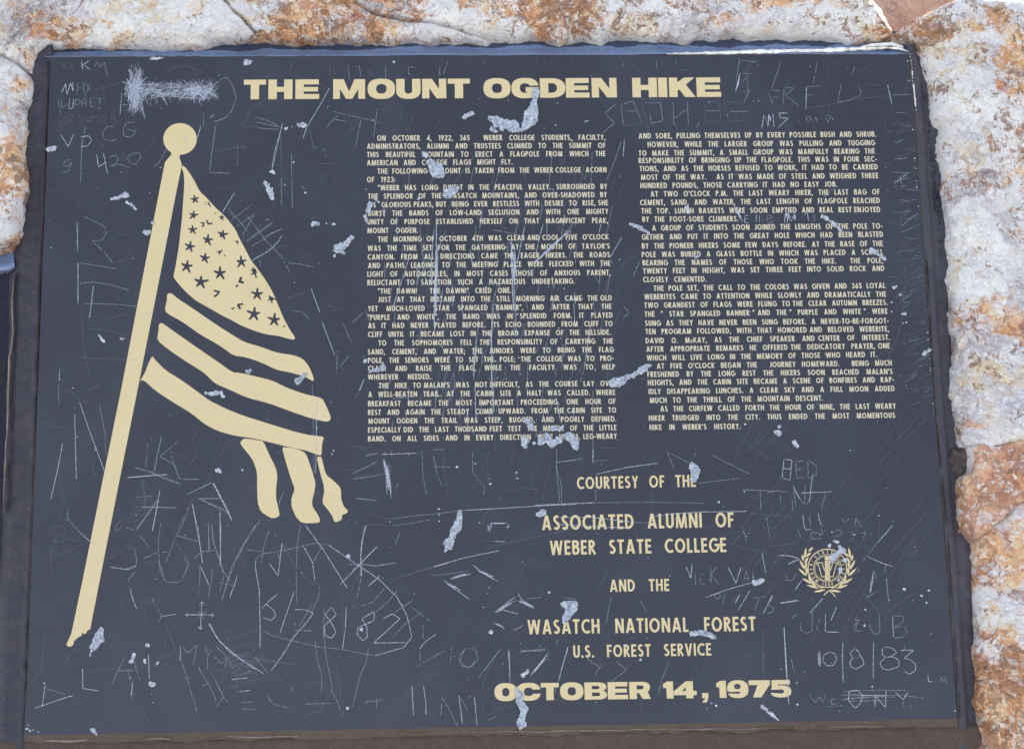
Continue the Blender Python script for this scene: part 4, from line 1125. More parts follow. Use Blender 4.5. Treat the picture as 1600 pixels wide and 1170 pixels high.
Z(250, 180, 5.848, """+683,708,570,890;625,850,820,1080;835,822,645,968;865,905,705,1015;860,910,740,1120;1035,985,790,1160;1120,1035,1020,1080;780,900,980,1160;635,885,680,940;-625,848,770,770;960,960,1000,950,975,965;930,1000,900,1020
;+1120,75,1095,170,1050,330,1022,500;-1105,165,1115,700,1115,890;1200,350,1205,620,1210,860;1110,570,1108,820;-1370,150,1405,280,1400,330;1290,640,1325,690;-1380,735,1450,735;-1340,935,1462,945;455,525,640,532;450,520,495,210,510,90;-500,335,650,305,795,295;-710,270,705,470;-650,278,775,278;+340,210,360,150,375,100""")
Z(250, 340, 5.848, """+1118,158,1085,215,1000,300,830,400;820,270,950,200,1035,130;940,185,1020,265,1120,370,1185,500;1030,40,785,215;1115,100,955,180;-950,300,1060,270,1160,255;-1250,312,1435,358;1170,415,1280,425,1410,455;+1380,645,1462,870;-1130,745,1360,680;1210,850,1300,865,1370,930;910,380,920,450;830,300,850,260;-825,310,825,820;-995,690,995,850;-1320,350,1325,400""")
Z(200, 500, 3.545, """+1075,10,1145,195;1190,15,1240,130;1160,170,1155,300;1225,195,1175,260;1310,325,1275,415;-1165,370,1200,440;1020,350,1025,560,1030,850;+1045,440,1040,850;185,645,145,835;110,680,98,815;40,815,140,845,290,905;+0,870,215,855;-235,745,285,880,395,880;470,900,325,965;+470,900,575,1110;390,990,510,988;395,990,560,1070;+170,985,135,1165;165,990,45,1160;-70,880,110,910,60,910;-35,995,100,1000,140,990;-85,890,100,1060;65,1035,270,1040;+355,1015,385,1160;345,1020,280,1150;510,1050,512,1165;240,515,222,535;865,940,830,1030;735,1100,690,1165;-450,1130,410,1130;1265,988,1380,998;-1205,830,1290,830,1380,790;1250,880,1330,870,1418,850;1380,740,1320,750
;-320,160,345,200,370,160;-420,190,440,250;-480,300,520,330,540,300;-580,560,575,610;-600,560,640,620,660,570;-700,580,720,640,760,590;-820,600,860,660;-900,620,930,690;-150,280,200,330;-230,350,260,400;-360,470,390,540""")
Z(0, 600, 3.9, """360,0,355,70,360,120;-365,20,450,60,535,120;+485,110,540,270,640,540;605,125,640,300,645,440;+455,180,460,400,465,580;+382,355,350,530,308,705;-360,540,370,640,405,750;415,740,412,820,490,905;+490,905,540,950,590,970;-335,830,410,830;-335,830,337,795;-370,830,372,795;-410,830,412,785;-330,900,325,870,350,860,390,870,395,905,365,910;-325,960,395,955,380,925,340,925,325,960;-310,1030,385,1040;-310,1030,305,990;-345,1035,345,1000;-440,1000,405,1000,400,1020,430,1025,440,1000,470,990;-410,965,405,935,470,960,480,920
;-760,1000,820,1000;820,1000,832,1060,830,1110,780,1130,670,1115;985,320,960,420,940,535;1090,345,975,440,1060,490,1095,580,1215,580;-1040,430,1080,520;-1195,380,1190,450,1160,480,1100,430;-1220,290,1180,310,1170,345;+770,570,1020,550;820,508,900,530,1010,580,1105,612;+975,645,930,895;955,720,830,890;820,690,930,680;-860,580,870,640,885,700,880,800;820,745,1080,752;-870,760,795,790,800,830,850,830;1290,600,1140,670;-1290,550,1200,680,1140,740;+1300,600,1390,770,1415,830;1210,695,1350,697;1210,695,1380,770;+1172,728,1215,960,1235,1095;1150,780,1075,920,1012,1085;1070,920,1215,960;-1065,955,1130,1040,1150,1085,1125,1165;1270,840,1275,1020;+1340,780,1345,1110;1290,850,1300,960,1345,1080;1180,1060,1230,1020,1310,1010;1555,860,1480,990,1400,1160;-1500,1005,1560,1012;875,1060,960,1025,1030,1020;980,840,965,960,970,1090,1000,1165;740,830,705,860,700,890,730,885,735,860;755,870,830,890;850,920,915,1000;-530,50,560,20,620,10;-1230,860,1290,845""")
Z(0, 870, 3.9, """+670,60,770,75,830,50;965,0,975,80,1010,150,1080,155,1110,140,1150,40,1120,0;1220,45,1215,175;+1220,50,1275,175;1295,60,1290,130,1268,250;1365,110,1338,215;1415,65,1350,268;+1448,110,1400,245;1330,158,1440,172;1350,60,1380,120,1410,150;+1130,350,1300,352;+1230,275,1222,435;1195,375,1260,325;1205,325,1250,378;+1145,340,1130,350,1145,362;+1285,340,1302,352,1285,368;+1215,290,1230,272,1248,290;+1205,420,1222,437,1235,425
;825,90,785,130,780,155;+795,190,800,230,832,315;-745,250,733,310;930,250,940,290;950,290,985,360,965,400;+985,360,1075,348;-885,240,890,440;-1000,380,1035,470,1080,600,1100,640;+1275,400,1320,490,1400,575,1560,685;+1100,540,1098,630;1110,540,1145,585,1200,535,1180,650;1250,535,1265,605,1290,560;1265,605,1262,690;1300,600,1355,650;1380,610,1370,680;1315,540,1385,610,1420,680;1095,600,1140,740,1200,940;1205,665,1280,790,1320,880;1300,720,1360,850,1395,890;+1410,745,1515,735;-1440,680,1450,890;+1455,820,1530,810;1470,885,1545,880;1475,925,1560,925;1540,690,1450,720;1360,850,1320,910
;+503,680,505,800,600,813;755,615,715,700,680,780;820,630,830,680,855,760;715,692,820,690;775,680,795,755;+808,755,800,850;-565,695,600,682,680,685;+905,590,910,745;+275,775,258,910;+210,920,445,840;280,800,400,835;-390,670,430,580;-930,260,1000,280;-900,280,960,250""")
Z(300, 820, 3.9, """35,0,65,235;100,0,103,155;120,0,130,100,195,300;+175,0,172,250;-20,200,60,170,145,150;390,0,310,120,240,260,180,460;+470,230,525,310,548,110;515,155,545,230;548,110,578,175;+675,120,735,230,750,340;800,120,735,230;330,150,430,162;660,0,640,130,635,300,640,490;+690,0,800,150,950,390;470,30,440,120,420,240;+415,750,415,600,410,400,385,250,390,205;390,205,430,175,560,155,680,125,760,108,830,120;+830,120,940,195,1140,330,1250,440,1310,550,1340,680,1290,745,1115,795;900,755,1115,795;900,755,760,740,600,700,480,670,430,640;-640,240,680,310,740,355,810,368;-270,180,300,200,340,260
;780,370,770,440,720,550;+1045,60,1030,150,1030,310;945,238,1110,248,1245,230;+1130,130,900,365;1050,0,1040,60;1035,300,1005,445;+1145,310,1075,372;-1030,280,960,420;+520,420,450,480,425,510;+450,480,500,520,510,555,480,580,430,560;+622,405,535,660;+625,515,690,515,740,535,700,590,620,680,550,795,480,890;620,640,735,645;740,470,650,620;+850,500,880,545,805,615,810,670,850,690,878,650,840,580,810,545,850,500;+940,500,935,620,918,755;805,510,800,690;-915,420,918,690;+1110,525,1035,570,1065,620,1068,680,1040,705,1005,660,1010,625,1055,605,1110,580,1110,525;+1165,570,1220,540,1268,570,1105,718,1300,715;1250,400,1190,470,1120,530;1350,455,1210,550;1400,530,1300,600,1225,680;1340,500,1455,590;1180,375,1100,470,1020,495
;+100,600,170,710,300,820,440,905;750,695,760,800,790,920,790,1030;800,640,820,820,855,990,850,1010,890,1080,915,1165;1075,755,1060,840,1020,930,985,1080,970,1110;-880,870,925,1165;-850,1000,780,1130;605,975,610,1010;680,1090,860,1085;455,1035,490,1085,590,1115;-385,800,340,860,280,890;385,800,470,910;-490,890,560,960;1408,605,1408,700;+1485,665,1420,710,1383,760;1545,760,1440,820,1370,858;1390,770,1390,830;+1340,975,1345,1060,1350,1160;+1410,975,1425,1080,1425,1155;1525,1045,1515,1160;1525,1045,1560,1110;1055,1075,1160,1065;1125,1050,1125,1120;-720,955,820,955;+1560,232,1470,255;-1470,255,1200,330;-260,820,500,830,640,850;-280,850,460,810;-300,790,360,770;-250,830,350,775;-330,880,420,800;60,980,110,960;-140,940,200,1060""")
Z(550, 700, 4.5, """75,70,130,40,185,38;+205,42,280,42,455,35;#220,60,245,200,255,360;#245,100,265,220,280,360;265,100,270,180;230,20,235,60;275,10,278,60;0,180,105,130,175,95;-0,215,150,185;330,240,300,295;490,10,500,200,525,330;570,50,605,200,635,270;560,10,665,10;-640,30,650,200,675,330;570,128,700,135;850,25,848,170,935,280,925,330;-975,10,915,165;-955,110,955,260;30,350,175,368;270,497,400,480,610,458,780,437;+780,437,1000,425,1330,405,1575,393;400,530,555,500;280,545,400,530;-90,540,280,540;+100,540,70,650,60,800,70,900;340,580,300,685;0,860,175,690;60,810,160,828,310,805;195,895,110,970;+575,832,790,770,1040,718;-260,940,480,860,575,832;+1000,655,1080,657;-910,645,1000,655;-930,705,1150,655,1575,560
;#680,920,770,890,880,868;+690,915,800,882;#890,855,960,890,1040,940;+850,820,900,860,1000,905;+650,930,740,1000,830,1065;#680,950,760,1005;565,895,700,880,825,860;#1145,1060,1070,1110,985,1170;+1150,1045,1080,1090;+1165,1015,1190,1060,1280,1130;#1200,1070,1270,1115;+1040,1130,1170,1165;1220,1058,1335,1048;1480,1050,1575,1060;#965,525,1105,525;#968,520,965,600;#1100,525,1090,575;-435,1060,300,1150;1430,100,1575,85;1440,0,1440,150,1470,250,1475,400;-1400,100,1360,250,1330,400;-410,280,405,320;-80,450,280,500""")
Z(750, 700, 3.2, """+565,0,565,75;570,65,640,60;-600,0,680,0;610,70,608,95;+580,130,740,95,890,75;580,130,578,270;930,0,970,105;950,25,1050,75;380,75,400,280;520,50,380,72;1160,35,1280,95,1350,130;1300,150,1090,175;1075,0,1075,45;+270,285,580,272;580,272,850,270,1120,275;+400,345,560,345,770,370;770,370,880,375;+870,340,990,325,1130,318,1335,316;900,350,1100,355;+380,380,560,390,740,400;-1345,330,1520,330;+1520,55,1510,150;+1520,55,1560,60,1555,105,1515,100;+1555,105,1550,160,1512,150;1400,210,1405,315;-1320,205,1400,210;1430,335,1450,450;1310,390,1335,470;+1410,525,1430,625;1490,535,1570,540,1600,555;1540,580,1600,555
;+1030,590,1055,650,1060,575;1075,625,1078,685;1120,625,1100,640,1105,680,1130,680;1155,590,1155,680;1190,585,1155,630,1195,680;+1240,595,1280,675,1305,595;1320,665,1330,610,1345,665;1322,650,1345,650;1365,610,1365,660,1400,660;+1130,745,1240,705,1380,665;1190,720,1170,735,1185,755,1205,740,1190,720;1225,720,1210,790;+1300,730,1275,775;+1350,710,1290,810;1360,750,1430,740;1400,745,1370,810;+1460,735,1415,830;1440,780,1470,800,1460,820,1430,825;1500,775,1600,765;-640,610,600,690,570,750;655,740,630,880;800,755,835,820;-410,745,480,755;#60,830,120,790,190,760;#190,760,270,800;105,805,190,828;#70,870,130,900;220,880,165,920;210,890,160,910;190,1020,330,1000;200,1010,320,1015;100,1005,20,1110;+140,1005,150,1110;395,950,375,990;+440,1000,405,1110;345,1020,270,1110;350,1030,280,1105;-1415,900,1415,1110;+1520,895,1530,1110;-530,1040,570,1085;1430,225,1500,210;1560,250,1565,320;+1565,190,1600,255;1500,230,1505,280""")
Z(700, 980, 2.667, """15,75,10,150;75,85,45,120,55,160,95,165,125,130,115,90,75,85;70,90,50,140,80,170,118,140;220,90,125,210;+255,95,258,230;300,100,410,90;#420,110,345,205;+500,80,480,150,460,225;450,230,445,275;-550,200,580,160;580,130,640,170;640,150,610,205;700,140,745,175,680,225;-770,140,745,175;920,140,890,220,875,280;-1040,155,1015,220;-1315,100,1315,320;+1400,0,1410,150,1420,320;1425,120,1445,190;0,330,40,410;+45,280,60,400;50,290,85,350;+110,290,122,410;200,370,170,385,165,380;145,330,145,350""")
Z(1200, 900, 4, """205,285,205,335,240,355,275,345,278,215,262,228;325,260,300,330,320,340;+360,235,357,345,445,350;555,245,545,275,575,270,545,290,540,330,560,345,590,335;545,345,560,290,520,320;695,235,700,350,670,365,640,330,635,295;+778,250,785,385;778,250,840,245,850,280,785,320;785,320,850,310,870,345,850,380,785,385
;#318,462,318,575;+385,472,350,490,343,530,370,560,410,555,428,520,420,485,385,472;+468,408,465,500,470,665;+545,450,512,480,530,510,510,540,520,565,550,580,600,550,595,520,575,495,570,475,545,450;530,510,575,500;+660,408,657,645;+735,440,715,450,715,490,735,505,770,502,805,475,780,450,735,440;+735,505,698,540,715,575,750,585,815,565,820,530,800,510,770,502;+825,462,912,460,850,512,890,520,925,550,920,590,885,612,850,590;850,425,858,465
;+1000,615,1003,658,1030,655;1048,645,1058,647;1072,660,1085,625,1098,660,1110,630,1115,670,1128,675;255,730,295,790,320,750,345,790,360,725;385,770,430,765;390,770,400,800,425,795;+510,715,500,770,545,825,580,790,590,740,560,710,510,715;+670,815,668,745,735,820,738,705;+795,720,845,770,875,720;845,770,845,820;470,720,670,710,870,712;450,740,600,745,860,742;480,760,700,752,800,755;520,735,740,750;460,770,640,755;+580,745,740,742;375,815,470,805;500,780,750,775;850,745,980,760
;+100,320,115,600,130,800;-150,520,165,600;+640,100,660,0;740,10,755,160;-610,135,700,85;-725,290,760,210,900,110;-0,190,30,120;+75,165,185,150;+260,230,345,135;+390,280,430,190;145,262,185,235;-275,400,300,350;-460,400,490,290;-600,100,700,240;880,800,900,830""")
Z(1200, 800, 7.8, """+425,30,440,180,460,215,535,208;505,20,520,190;+610,0,625,100,660,180;645,180,665,270,560,240,520,260,520,310,560,325,660,315;360,180,370,240,415,310;+120,525,210,525,300,540,385,575;+240,638,300,600,385,575;185,830,300,830,350,740;225,750,235,830;+415,820,330,950;800,245,860,205,910,265,850,295,800,290;1075,50,1060,140,1080,190;1075,80,1160,210;1175,220,1165,330;1110,250,1210,262;1020,220,1025,290;1050,310,990,355;900,70,925,120,1000,80;+1520,160,1330,375;1330,375,1150,600;+1215,540,1290,575,1430,635,1520,660;1435,640,1425,740;1440,790,1470,1090;+1290,705,1260,850,1240,985;1290,720,1330,830;1190,1045,1300,980;+145,1108,260,1090,370,1072;1070,655,1120,715,1065,735;-1370,60,1340,330;+60,1010,20,1090;620,1105,570,1165;-0,410,390,375;-0,50,290,45""")
Z(0, 0, 1, """1256,720,1243,721,1245,747,1257,746;1244,733,1254,733;1262,718,1263,747;1262,718,1276,728,1275,742,1263,747;1240,765,1244,794;1240,765,1257,788,1258,758;+1270,740,1264,786;+1250,770,1300,768;1258,790,1270,775;1290,768,1283,800;1160,765,1230,768""")
# over the first text column: long vertical gouges and slanting bundles
Z(550, 350, 6.4, """#850,0,845,300,830,700,825,1150;+820,60,790,440,785,630;685,40,690,200,715,400,740,620;+585,290,520,500,410,830;+890,180,860,270;940,60,890,180;+1415,800,1400,960,1395,1150;1250,1150,1270,960,1290,870;1560,180,1540,250;130,850,170,960,240,1110;0,990,130,870;1440,540,1480,480;-1410,60,1590,100;1160,640,1190,800;1530,1000,1550,900;-690,1140,700,980;+800,440,800,600;-760,620,740,800;-1040,20,980,180;-1280,40,1220,260;-1330,60,1300,220""")
Z(750, 350, 6.4, """#320,100,325,400,330,700,345,900,350,1150;#335,250,345,420,325,640;+310,180,318,500;+350,300,360,460;+450,10,390,300,370,400;+630,10,600,110,560,300;#920,40,760,190,600,340,480,470;+880,60,700,260,560,370;590,600,570,760,560,860;+1210,0,1190,90;+1420,130,1300,340;1300,340,1325,400;965,250,950,400;-1560,310,1380,450;1600,370,1530,520;1220,340,1190,600;1150,520,1195,600;1300,500,1270,700;+130,850,115,1150;1130,740,1150,900;+1115,960,1085,1150;1430,810,1490,885,1430,940;-1400,870,1350,1000;820,30,850,90,930,0;130,60,250,80,370,110,490,150;-1080,100,1280,270;-250,1080,260,940;480,860,440,700;700,880,760,700;-820,700,700,820;-300,160,250,300""")
Z(550, 520, 6.4, """#1250,0,1220,300,1210,500;+1230,520,1240,900;+1395,20,1400,450,1420,800;+1155,760,1150,1000;1020,400,1025,560;1475,700,1440,800;+120,460,70,580;-70,580,0,700;520,740,550,850;510,590,505,660;410,660,590,640;1080,660,1070,860;-870,380,880,560;-960,260,950,480;-1320,40,1310,300;-1100,300,1110,520""")
Z(750, 520, 6.4, """+1090,20,1070,150,1040,370;1040,370,1000,500;740,310,760,450;850,620,870,690;+760,640,800,860,810,900;+110,0,118,200,115,480;115,480,130,900;370,560,375,750;480,300,470,600;1130,570,1130,780;1125,900,1130,1150;430,380,430,420;1000,350,990,400;-290,0,300,240;-700,60,730,330;-550,0,520,200;740,900,735,1000;690,860,680,960""")
Z(980, 190, 6.4, """#1070,830,1150,1000;+1175,940,1175,1015,1220,1010;+1175,940,1215,940;+1175,975,1210,970;+1290,930,1290,1010;+1320,930,1325,1010;1355,975,1358,1012;1400,980,1460,960,1440,935,1400,945,1395,990,1420,1010,1475,995;+1500,972,1515,972""")
Z(1180, 190, 6.4, """#300,1020,310,910,360,1000;#395,910,410,1000;+360,1000,395,910;+490,940,520,905,535,1000;590,930,565,950,590,965,615,985,585,1000,565,985,590,965,610,945,590,930;780,670,600,850;-600,850,420,1000;-420,400,300,520""")
rr_ = random.Random(21)
# the scribbled-out patch at the top left
for _ in range(560):
    u = rr_.random()
    if u < .30:
        x, y = rr_.gauss(212, 6), rr_.uniform(112, 168); a = rr_.gauss(90, 22); L = rr_.uniform(10, 40)
    else:
        t = rr_.random(); x, y = 205+t*130, 142+rr_.gauss(0, 5.5); a = rr_.choice([rr_.gauss(5, 12), rr_.gauss(60, 25), rr_.gauss(-55, 22), rr_.gauss(-20, 15)]); L = rr_.uniform(10, 36)
        if t > .8: a = rr_.choice([rr_.gauss(-48, 12), rr_.gauss(45, 14)])
    dx, dy = math.cos(math.radians(a))*L/2, math.sin(math.radians(a))*L/2
    SC.append(([(x-dx, y-dy), (x+rr_.uniform(-1, 1), y+rr_.uniform(-1, 1)), (x+dx, y+dy)], rr_.choice([0, 0, 1, 1, 2]), rr_.uniform(.6, 1.3)))
# slanting hair scratches across the text, and random ones everywhere
for _ in range(150):
    x, y = rr_.uniform(600, 960), rr_.uniform(250, 680)
    a = rr_.gauss(103, 8); L = rr_.uniform(12, 70)
    dx, dy = math.cos(math.radians(a))*L/2, math.sin(math.radians(a))*L/2
    SC.append(([(x-dx, y-dy), (x+rr_.uniform(-1.5, 1.5), y), (x+dx, y+dy)], rr_.choice([0, 0, 0, 1]), rr_.uniform(.6, 1.0)))
for _ in range(110):
    x, y = rr_.uniform(600, 900), rr_.uniform(330, 680)
    a = rr_.gauss(92, 5); L = rr_.uniform(8, 40)
    dx, dy = math.cos(math.radians(a))*L/2, math.sin(math.radians(a))*L/2
    SC.append(([(x-dx, y-dy), (x+dx, y+dy)], rr_.choice([0, 1, 1, 2]), rr_.uniform(.6, 1.0)))
for _ in range(230):
    t = rr_.random(); y = rr_.uniform(100, 1125); x = 60+rr_.random()*1400
    a = rr_.choice([rr_.gauss(90, 15), rr_.gauss(0, 12), rr_.gauss(-45, 20), rr_.uniform(0, 180)]); L = rr_.expovariate(1/22)+5
    b_ = a+rr_.gauss(0, 14)
    dx, dy = math.cos(math.radians(a))*L/2, math.sin(math.radians(a))*L/2
    ex, ey = math.cos(math.radians(b_))*L/2, math.sin(math.radians(b_))*L/2
    SC.append(([(x-dx, y-dy), (x, y), (x+ex, y+ey)], 0, rr_.uniform(.5, .9)))
for _ in range(110):                                  # wiped hair scratches along the right margin
    y = rr_.uniform(180, 620); x = 1396+ (y-180)*.06 + rr_.uniform(0, 36)
    a = rr_.choice([rr_.gauss(0, 6), rr_.gauss(-28, 10)]); L = rr_.uniform(6, 32)
    dx, dy = math.cos(math.radians(a))*L/2, math.sin(math.radians(a))*L/2
    SC.append(([(x-dx, y-dy), (x+dx, y+dy)], rr_.choice([0, 0, 1]), rr_.uniform(.5, .9)))
for _ in range(60):                                   # fine parallel strokes towards the emblem
    x, y = rr_.uniform(1150, 1440), rr_.uniform(560, 960)
    L = rr_.uniform(20, 90); a = rr_.gauss(-52, 5)
    dx, dy = math.cos(math.radians(a))*L/2, math.sin(math.radians(a))*L/2
    SC.append(([(x-dx, y-dy), (x+dx, y+dy)], 0, .7))
for cx, cy, sx, sy, n_, lv in [(378, 1030, 22, 16, 60, 0), (1385, 1085, 0, 0, 0, 0), (405, 385, 0, 0, 0, 0), (1425, 420, 16, 60, 40, 0)]:
    for _ in range(n_):
        x, y = rr_.gauss(cx, sx), rr_.gauss(cy, sy); a = rr_.gauss(-15, 25); L = rr_.uniform(8, 40)
        dx, dy = math.cos(math.radians(a))*L/2, math.sin(math.radians(a))*L/2
        SC.append(([(x-dx, y-dy), (x+dx, y+dy)], lv, .8))

def inside_plate(x, y):
    q = P(x, y, 0)
    return abs(q[0]) < hw-.001 and abs(q[1]) < hh-.001
SC2 = []
for pl, lv, wd in SC:
    ln = sum(math.dist(a, b) for a, b in zip(pl, pl[1:]))
    if lv == 3:                                       # a gouge is several strokes of the same tool
        for _ in range(5 if ln > 60 else 4):
            ox, oy = rr_.gauss(0, 1.3), rr_.gauss(0, .9); t0, t1 = rr_.uniform(0, .35), rr_.uniform(.65, 1)
            q = resample(pl, 24); q = q[int(t0*23):int(t1*23)+1]
            SC2.append(([(x+ox+rr_.gauss(0, .2), y+oy) for x, y in q], rr_.choice([2, 3, 1]), rr_.uniform(.8, 1.3)))
    else: SC2.append((pl, lv, wd))
SC = SC2
sv, sf, si = [], [], []
for num, (pl, lv, wd) in enumerate(SC):
    pts = resample(pl, max(2, int(sum(math.dist(a, b) for a, b in zip(pl, pl[1:]))/1.5)+1)) if len(pl) > 1 else pl
    # round the corners a little, wobble
    pts = np.array(pts, float)
    if len(pts) > 12:
        q = pts.copy(); q[1:-1] = .2*pts[:-2]+.6*pts[1:-1]+.2*pts[2:]; pts = q
    pts[:, 0] += np.array([rr_.gauss(0, .12) for _ in pts]); pts[:, 1] += np.array([rr_.gauss(0, .12) for _ in pts])
    z = .00026 + (num % 53)*4e-6
    n = len(pts); row = []; gap_ = 0
    for i in range(n):
        tx = pts[min(i+1, n-1)]-pts[max(i-1, 0)]
        nn = np.array([-tx[1], tx[0]])/(np.hypot(*tx)+1e-9)
        taper = min(1, .35+.65*min(i, n-1-i)/2.0)
        w_ = wd*(.24+.31*rr_.random())*taper
        if not inside_plate(*pts[i]): row.append(None); continue
        if lv < 2 and rr_.random() < .016: row.append(None); continue
        o = len(sv)
        sv += [P(*(pts[i]+nn*w_), z), P(*(pts[i]-nn*w_), z)]
        row.append(o)
    for a, b_ in zip(row, row[1:]):
        if a is None or b_ is None: continue
        sf.append([a, a+1, b_+1, b_]); si.append(lv)
m_s = [mat_scratch('scratch_faint', .17, (0.36, 0.39, 0.46)), mat_scratch('scratch_mid', .42, (0.40, 0.44, 0.52)), mat_scratch('scratch_bright', .78, (0.44, 0.48, 0.56)), mat_scratch('scratch_gouge', .88, (0.46, 0.51, 0.61))]
o = obj('scratches', sv, sf, m_s, plaque, None, si)
o['kind'] = 'stuff'
for f in o.data.polygons: pass
bm = bmesh.new(); bm.from_mesh(o.data)
for f in bm.faces:
    if f.normal.z < 0: f.normal_flip()
bm.to_mesh(o.data); bm.free()

# paint chips: chains of (x, y, radius) in photo pixels
CHIPS = [
 [(837, 143, 4), (836, 158, 6.5), (834, 174, 9), (829, 186, 11), (820, 198, 8), (815, 203, 4)], [(767, 186, 5.5), (776, 190, 8.5), (788, 192, 8), (800, 196, 8.5), (806, 201, 4)], [(770, 202, 4), (776, 206, 3)], [(784, 200, 4)], [(726, 183, 3.5), (738, 177, 4.5)],
 [(467, 195, 4), (475, 195, 4)], [(456, 198, 2)], [(448, 201, 3)], [(673, 256, 6), (680, 264, 9.5), (687, 274, 7)], [(661, 239, 2.5), (666, 243, 3.5)], [(699, 303, 6), (707, 299, 6), (715, 293, 4)], [(577, 314, 2), (578, 321, 4), (576, 330, 4)], [(586, 311, 1.5), (592, 316, 1.5)],
 [(571, 338, 3), (573, 346, 2.5)], [(530, 388, 9), (539, 383, 8), (546, 374, 5), (549, 370, 4)], [(523, 399, 3)], [(489, 350, 4), (497, 350, 3)], [(521, 350, 3.2)], [(510, 349, 2)], [(415, 286, 3), (420, 294, 5), (425, 304, 4.5), (428, 311, 2)], [(425, 269, 3), (428, 272, 2)], [(189, 307, 3.2), (196, 305, 4.5)],
 [(199, 317, 3), (207, 322, 2.5), (212, 328, 2)], [(175, 312, 2.5), (183, 309, 3.2)], [(225, 364, 3), (232, 364, 4)], [(238, 348, 2.5)], [(155, 524, 2), (161, 533, 2.5)], [(190, 530, 3), (194, 529, 2)], [(985, 349, 3.5), (995, 354, 4.8), (1005, 359, 3), (1013, 364, 1.3)],
 [(958, 601, 6), (966, 598, 8), (976, 593, 7), (984, 588, 4), (995, 582, 6), (1006, 576, 4.5), (1013, 571, 1.6)], [(579, 581, 3.5), (589, 578, 5), (597, 576, 6), (598, 571, 3)], [(570, 564, 4)], [(568, 557, 1.6)], [(822, 656, 5.5), (828, 664, 4.5), (832, 672, 2.5)], [(821, 690, 7.5), (815, 680, 2), (822, 698, 4)], [(834, 693, 3)],
 [(844, 690, 5.5), (854, 684, 6.5), (862, 692, 6), (874, 688, 6)], [(888, 679, 6), (896, 688, 9), (901, 697, 5)], [(864, 668, 4), (873, 671, 3.5), (880, 664, 2)], [(1074, 323, 2.8), (1075, 332, 3.5)], [(1285, 338, 3.8), (1296, 345, 3), (1305, 351, 4), (1314, 361, 2)], [(1087, 402, 4)], [(1363, 392, 4), (1372, 397, 2.4), (1381, 404, 3.2)],
 [(1396, 449, 2.6), (1401, 447, 1.6)], [(1407, 461, 3)], [(1410, 491, 2.6), (1415, 489, 2.2)], [(1393, 487, 2)], [(1443, 553, 3.5), (1452, 548, 3)], [(464, 596, 4.5), (470, 592, 4), (475, 585, 4)], [(385, 581, 3.5), (391, 579, 4)], [(322, 614, 2.4), (334, 615, 3.8), (346, 612, 3.2), (348, 619, 3)], [(1217, 667, 3.6)], [(1213, 675, 3.2), (1218, 677, 4)], [(1240, 690, 3.2), (1245, 697, 3.2)],
 [(719, 796, 3), (718, 812, 5.5), (711, 826, 7.5), (707, 840, 7), (700, 852, 7), (695, 861, 3)], [(843, 803, 6), (849, 801, 5)], [(1082, 726, 4.5), (1087, 737, 7), (1085, 750, 4)], [(884, 945, 6.5), (894, 944, 7.5), (889, 958, 7), (884, 970, 5)], [(1080, 990, 3), (1094, 989, 4.5), (1108, 992, 5), (1122, 999, 3)], [(1180, 911, 4.5), (1190, 906, 4.5)],
 [(806, 1075, 1.6), (811, 1084, 4.5), (814, 1098, 6), (818, 1110, 6), (816, 1122, 7), (816, 1131, 9)], [(158, 985, 6), (155, 998, 7), (148, 1009, 6), (141, 1023, 3)], [(210, 1022, 2.5), (206, 1032, 4)], [(236, 1067, 3.8), (240, 1070, 4)], [(232, 1007, 4.2)], [(226, 1033, 3.2)], [(246, 1036, 3)], [(145, 1141, 4), (150, 1145, 3)],
 [(1303, 871, 6), (1308, 866, 6), (1314, 862, 5)], [(1300, 876, 4)], [(1320, 876, 3.4)], [(1313, 889, 3.2), (1312, 896, 2)], [(1310, 906, 2.8)], [(1297, 852, 3)], [(1304, 845, 2), (1310, 847, 2.6)], [(1312, 854, 3), (1317, 860, 2)], [(340, 734, 3.6), (344, 737, 2.4)], [(379, 734, 1.8)], [(236, 90.8, 2.4), (245, 91.5, 1.8), (254, 90.8, 2)], [(386, 97, 4.5), (391, 98, 4)],
 [(76, 233, 4), (84, 233, 4)], [(817, 1055, 3), (824, 1048, 3.4)], [(1190, 1102, 3), (1195, 1107, 2.4), (1208, 1117, 2.6), (1216, 1124, 2.4)], [(544, 868, 3.6)], [(565, 983, 3.2)], [(767, 987, 3.2)]]
m_chip = mat_chip()
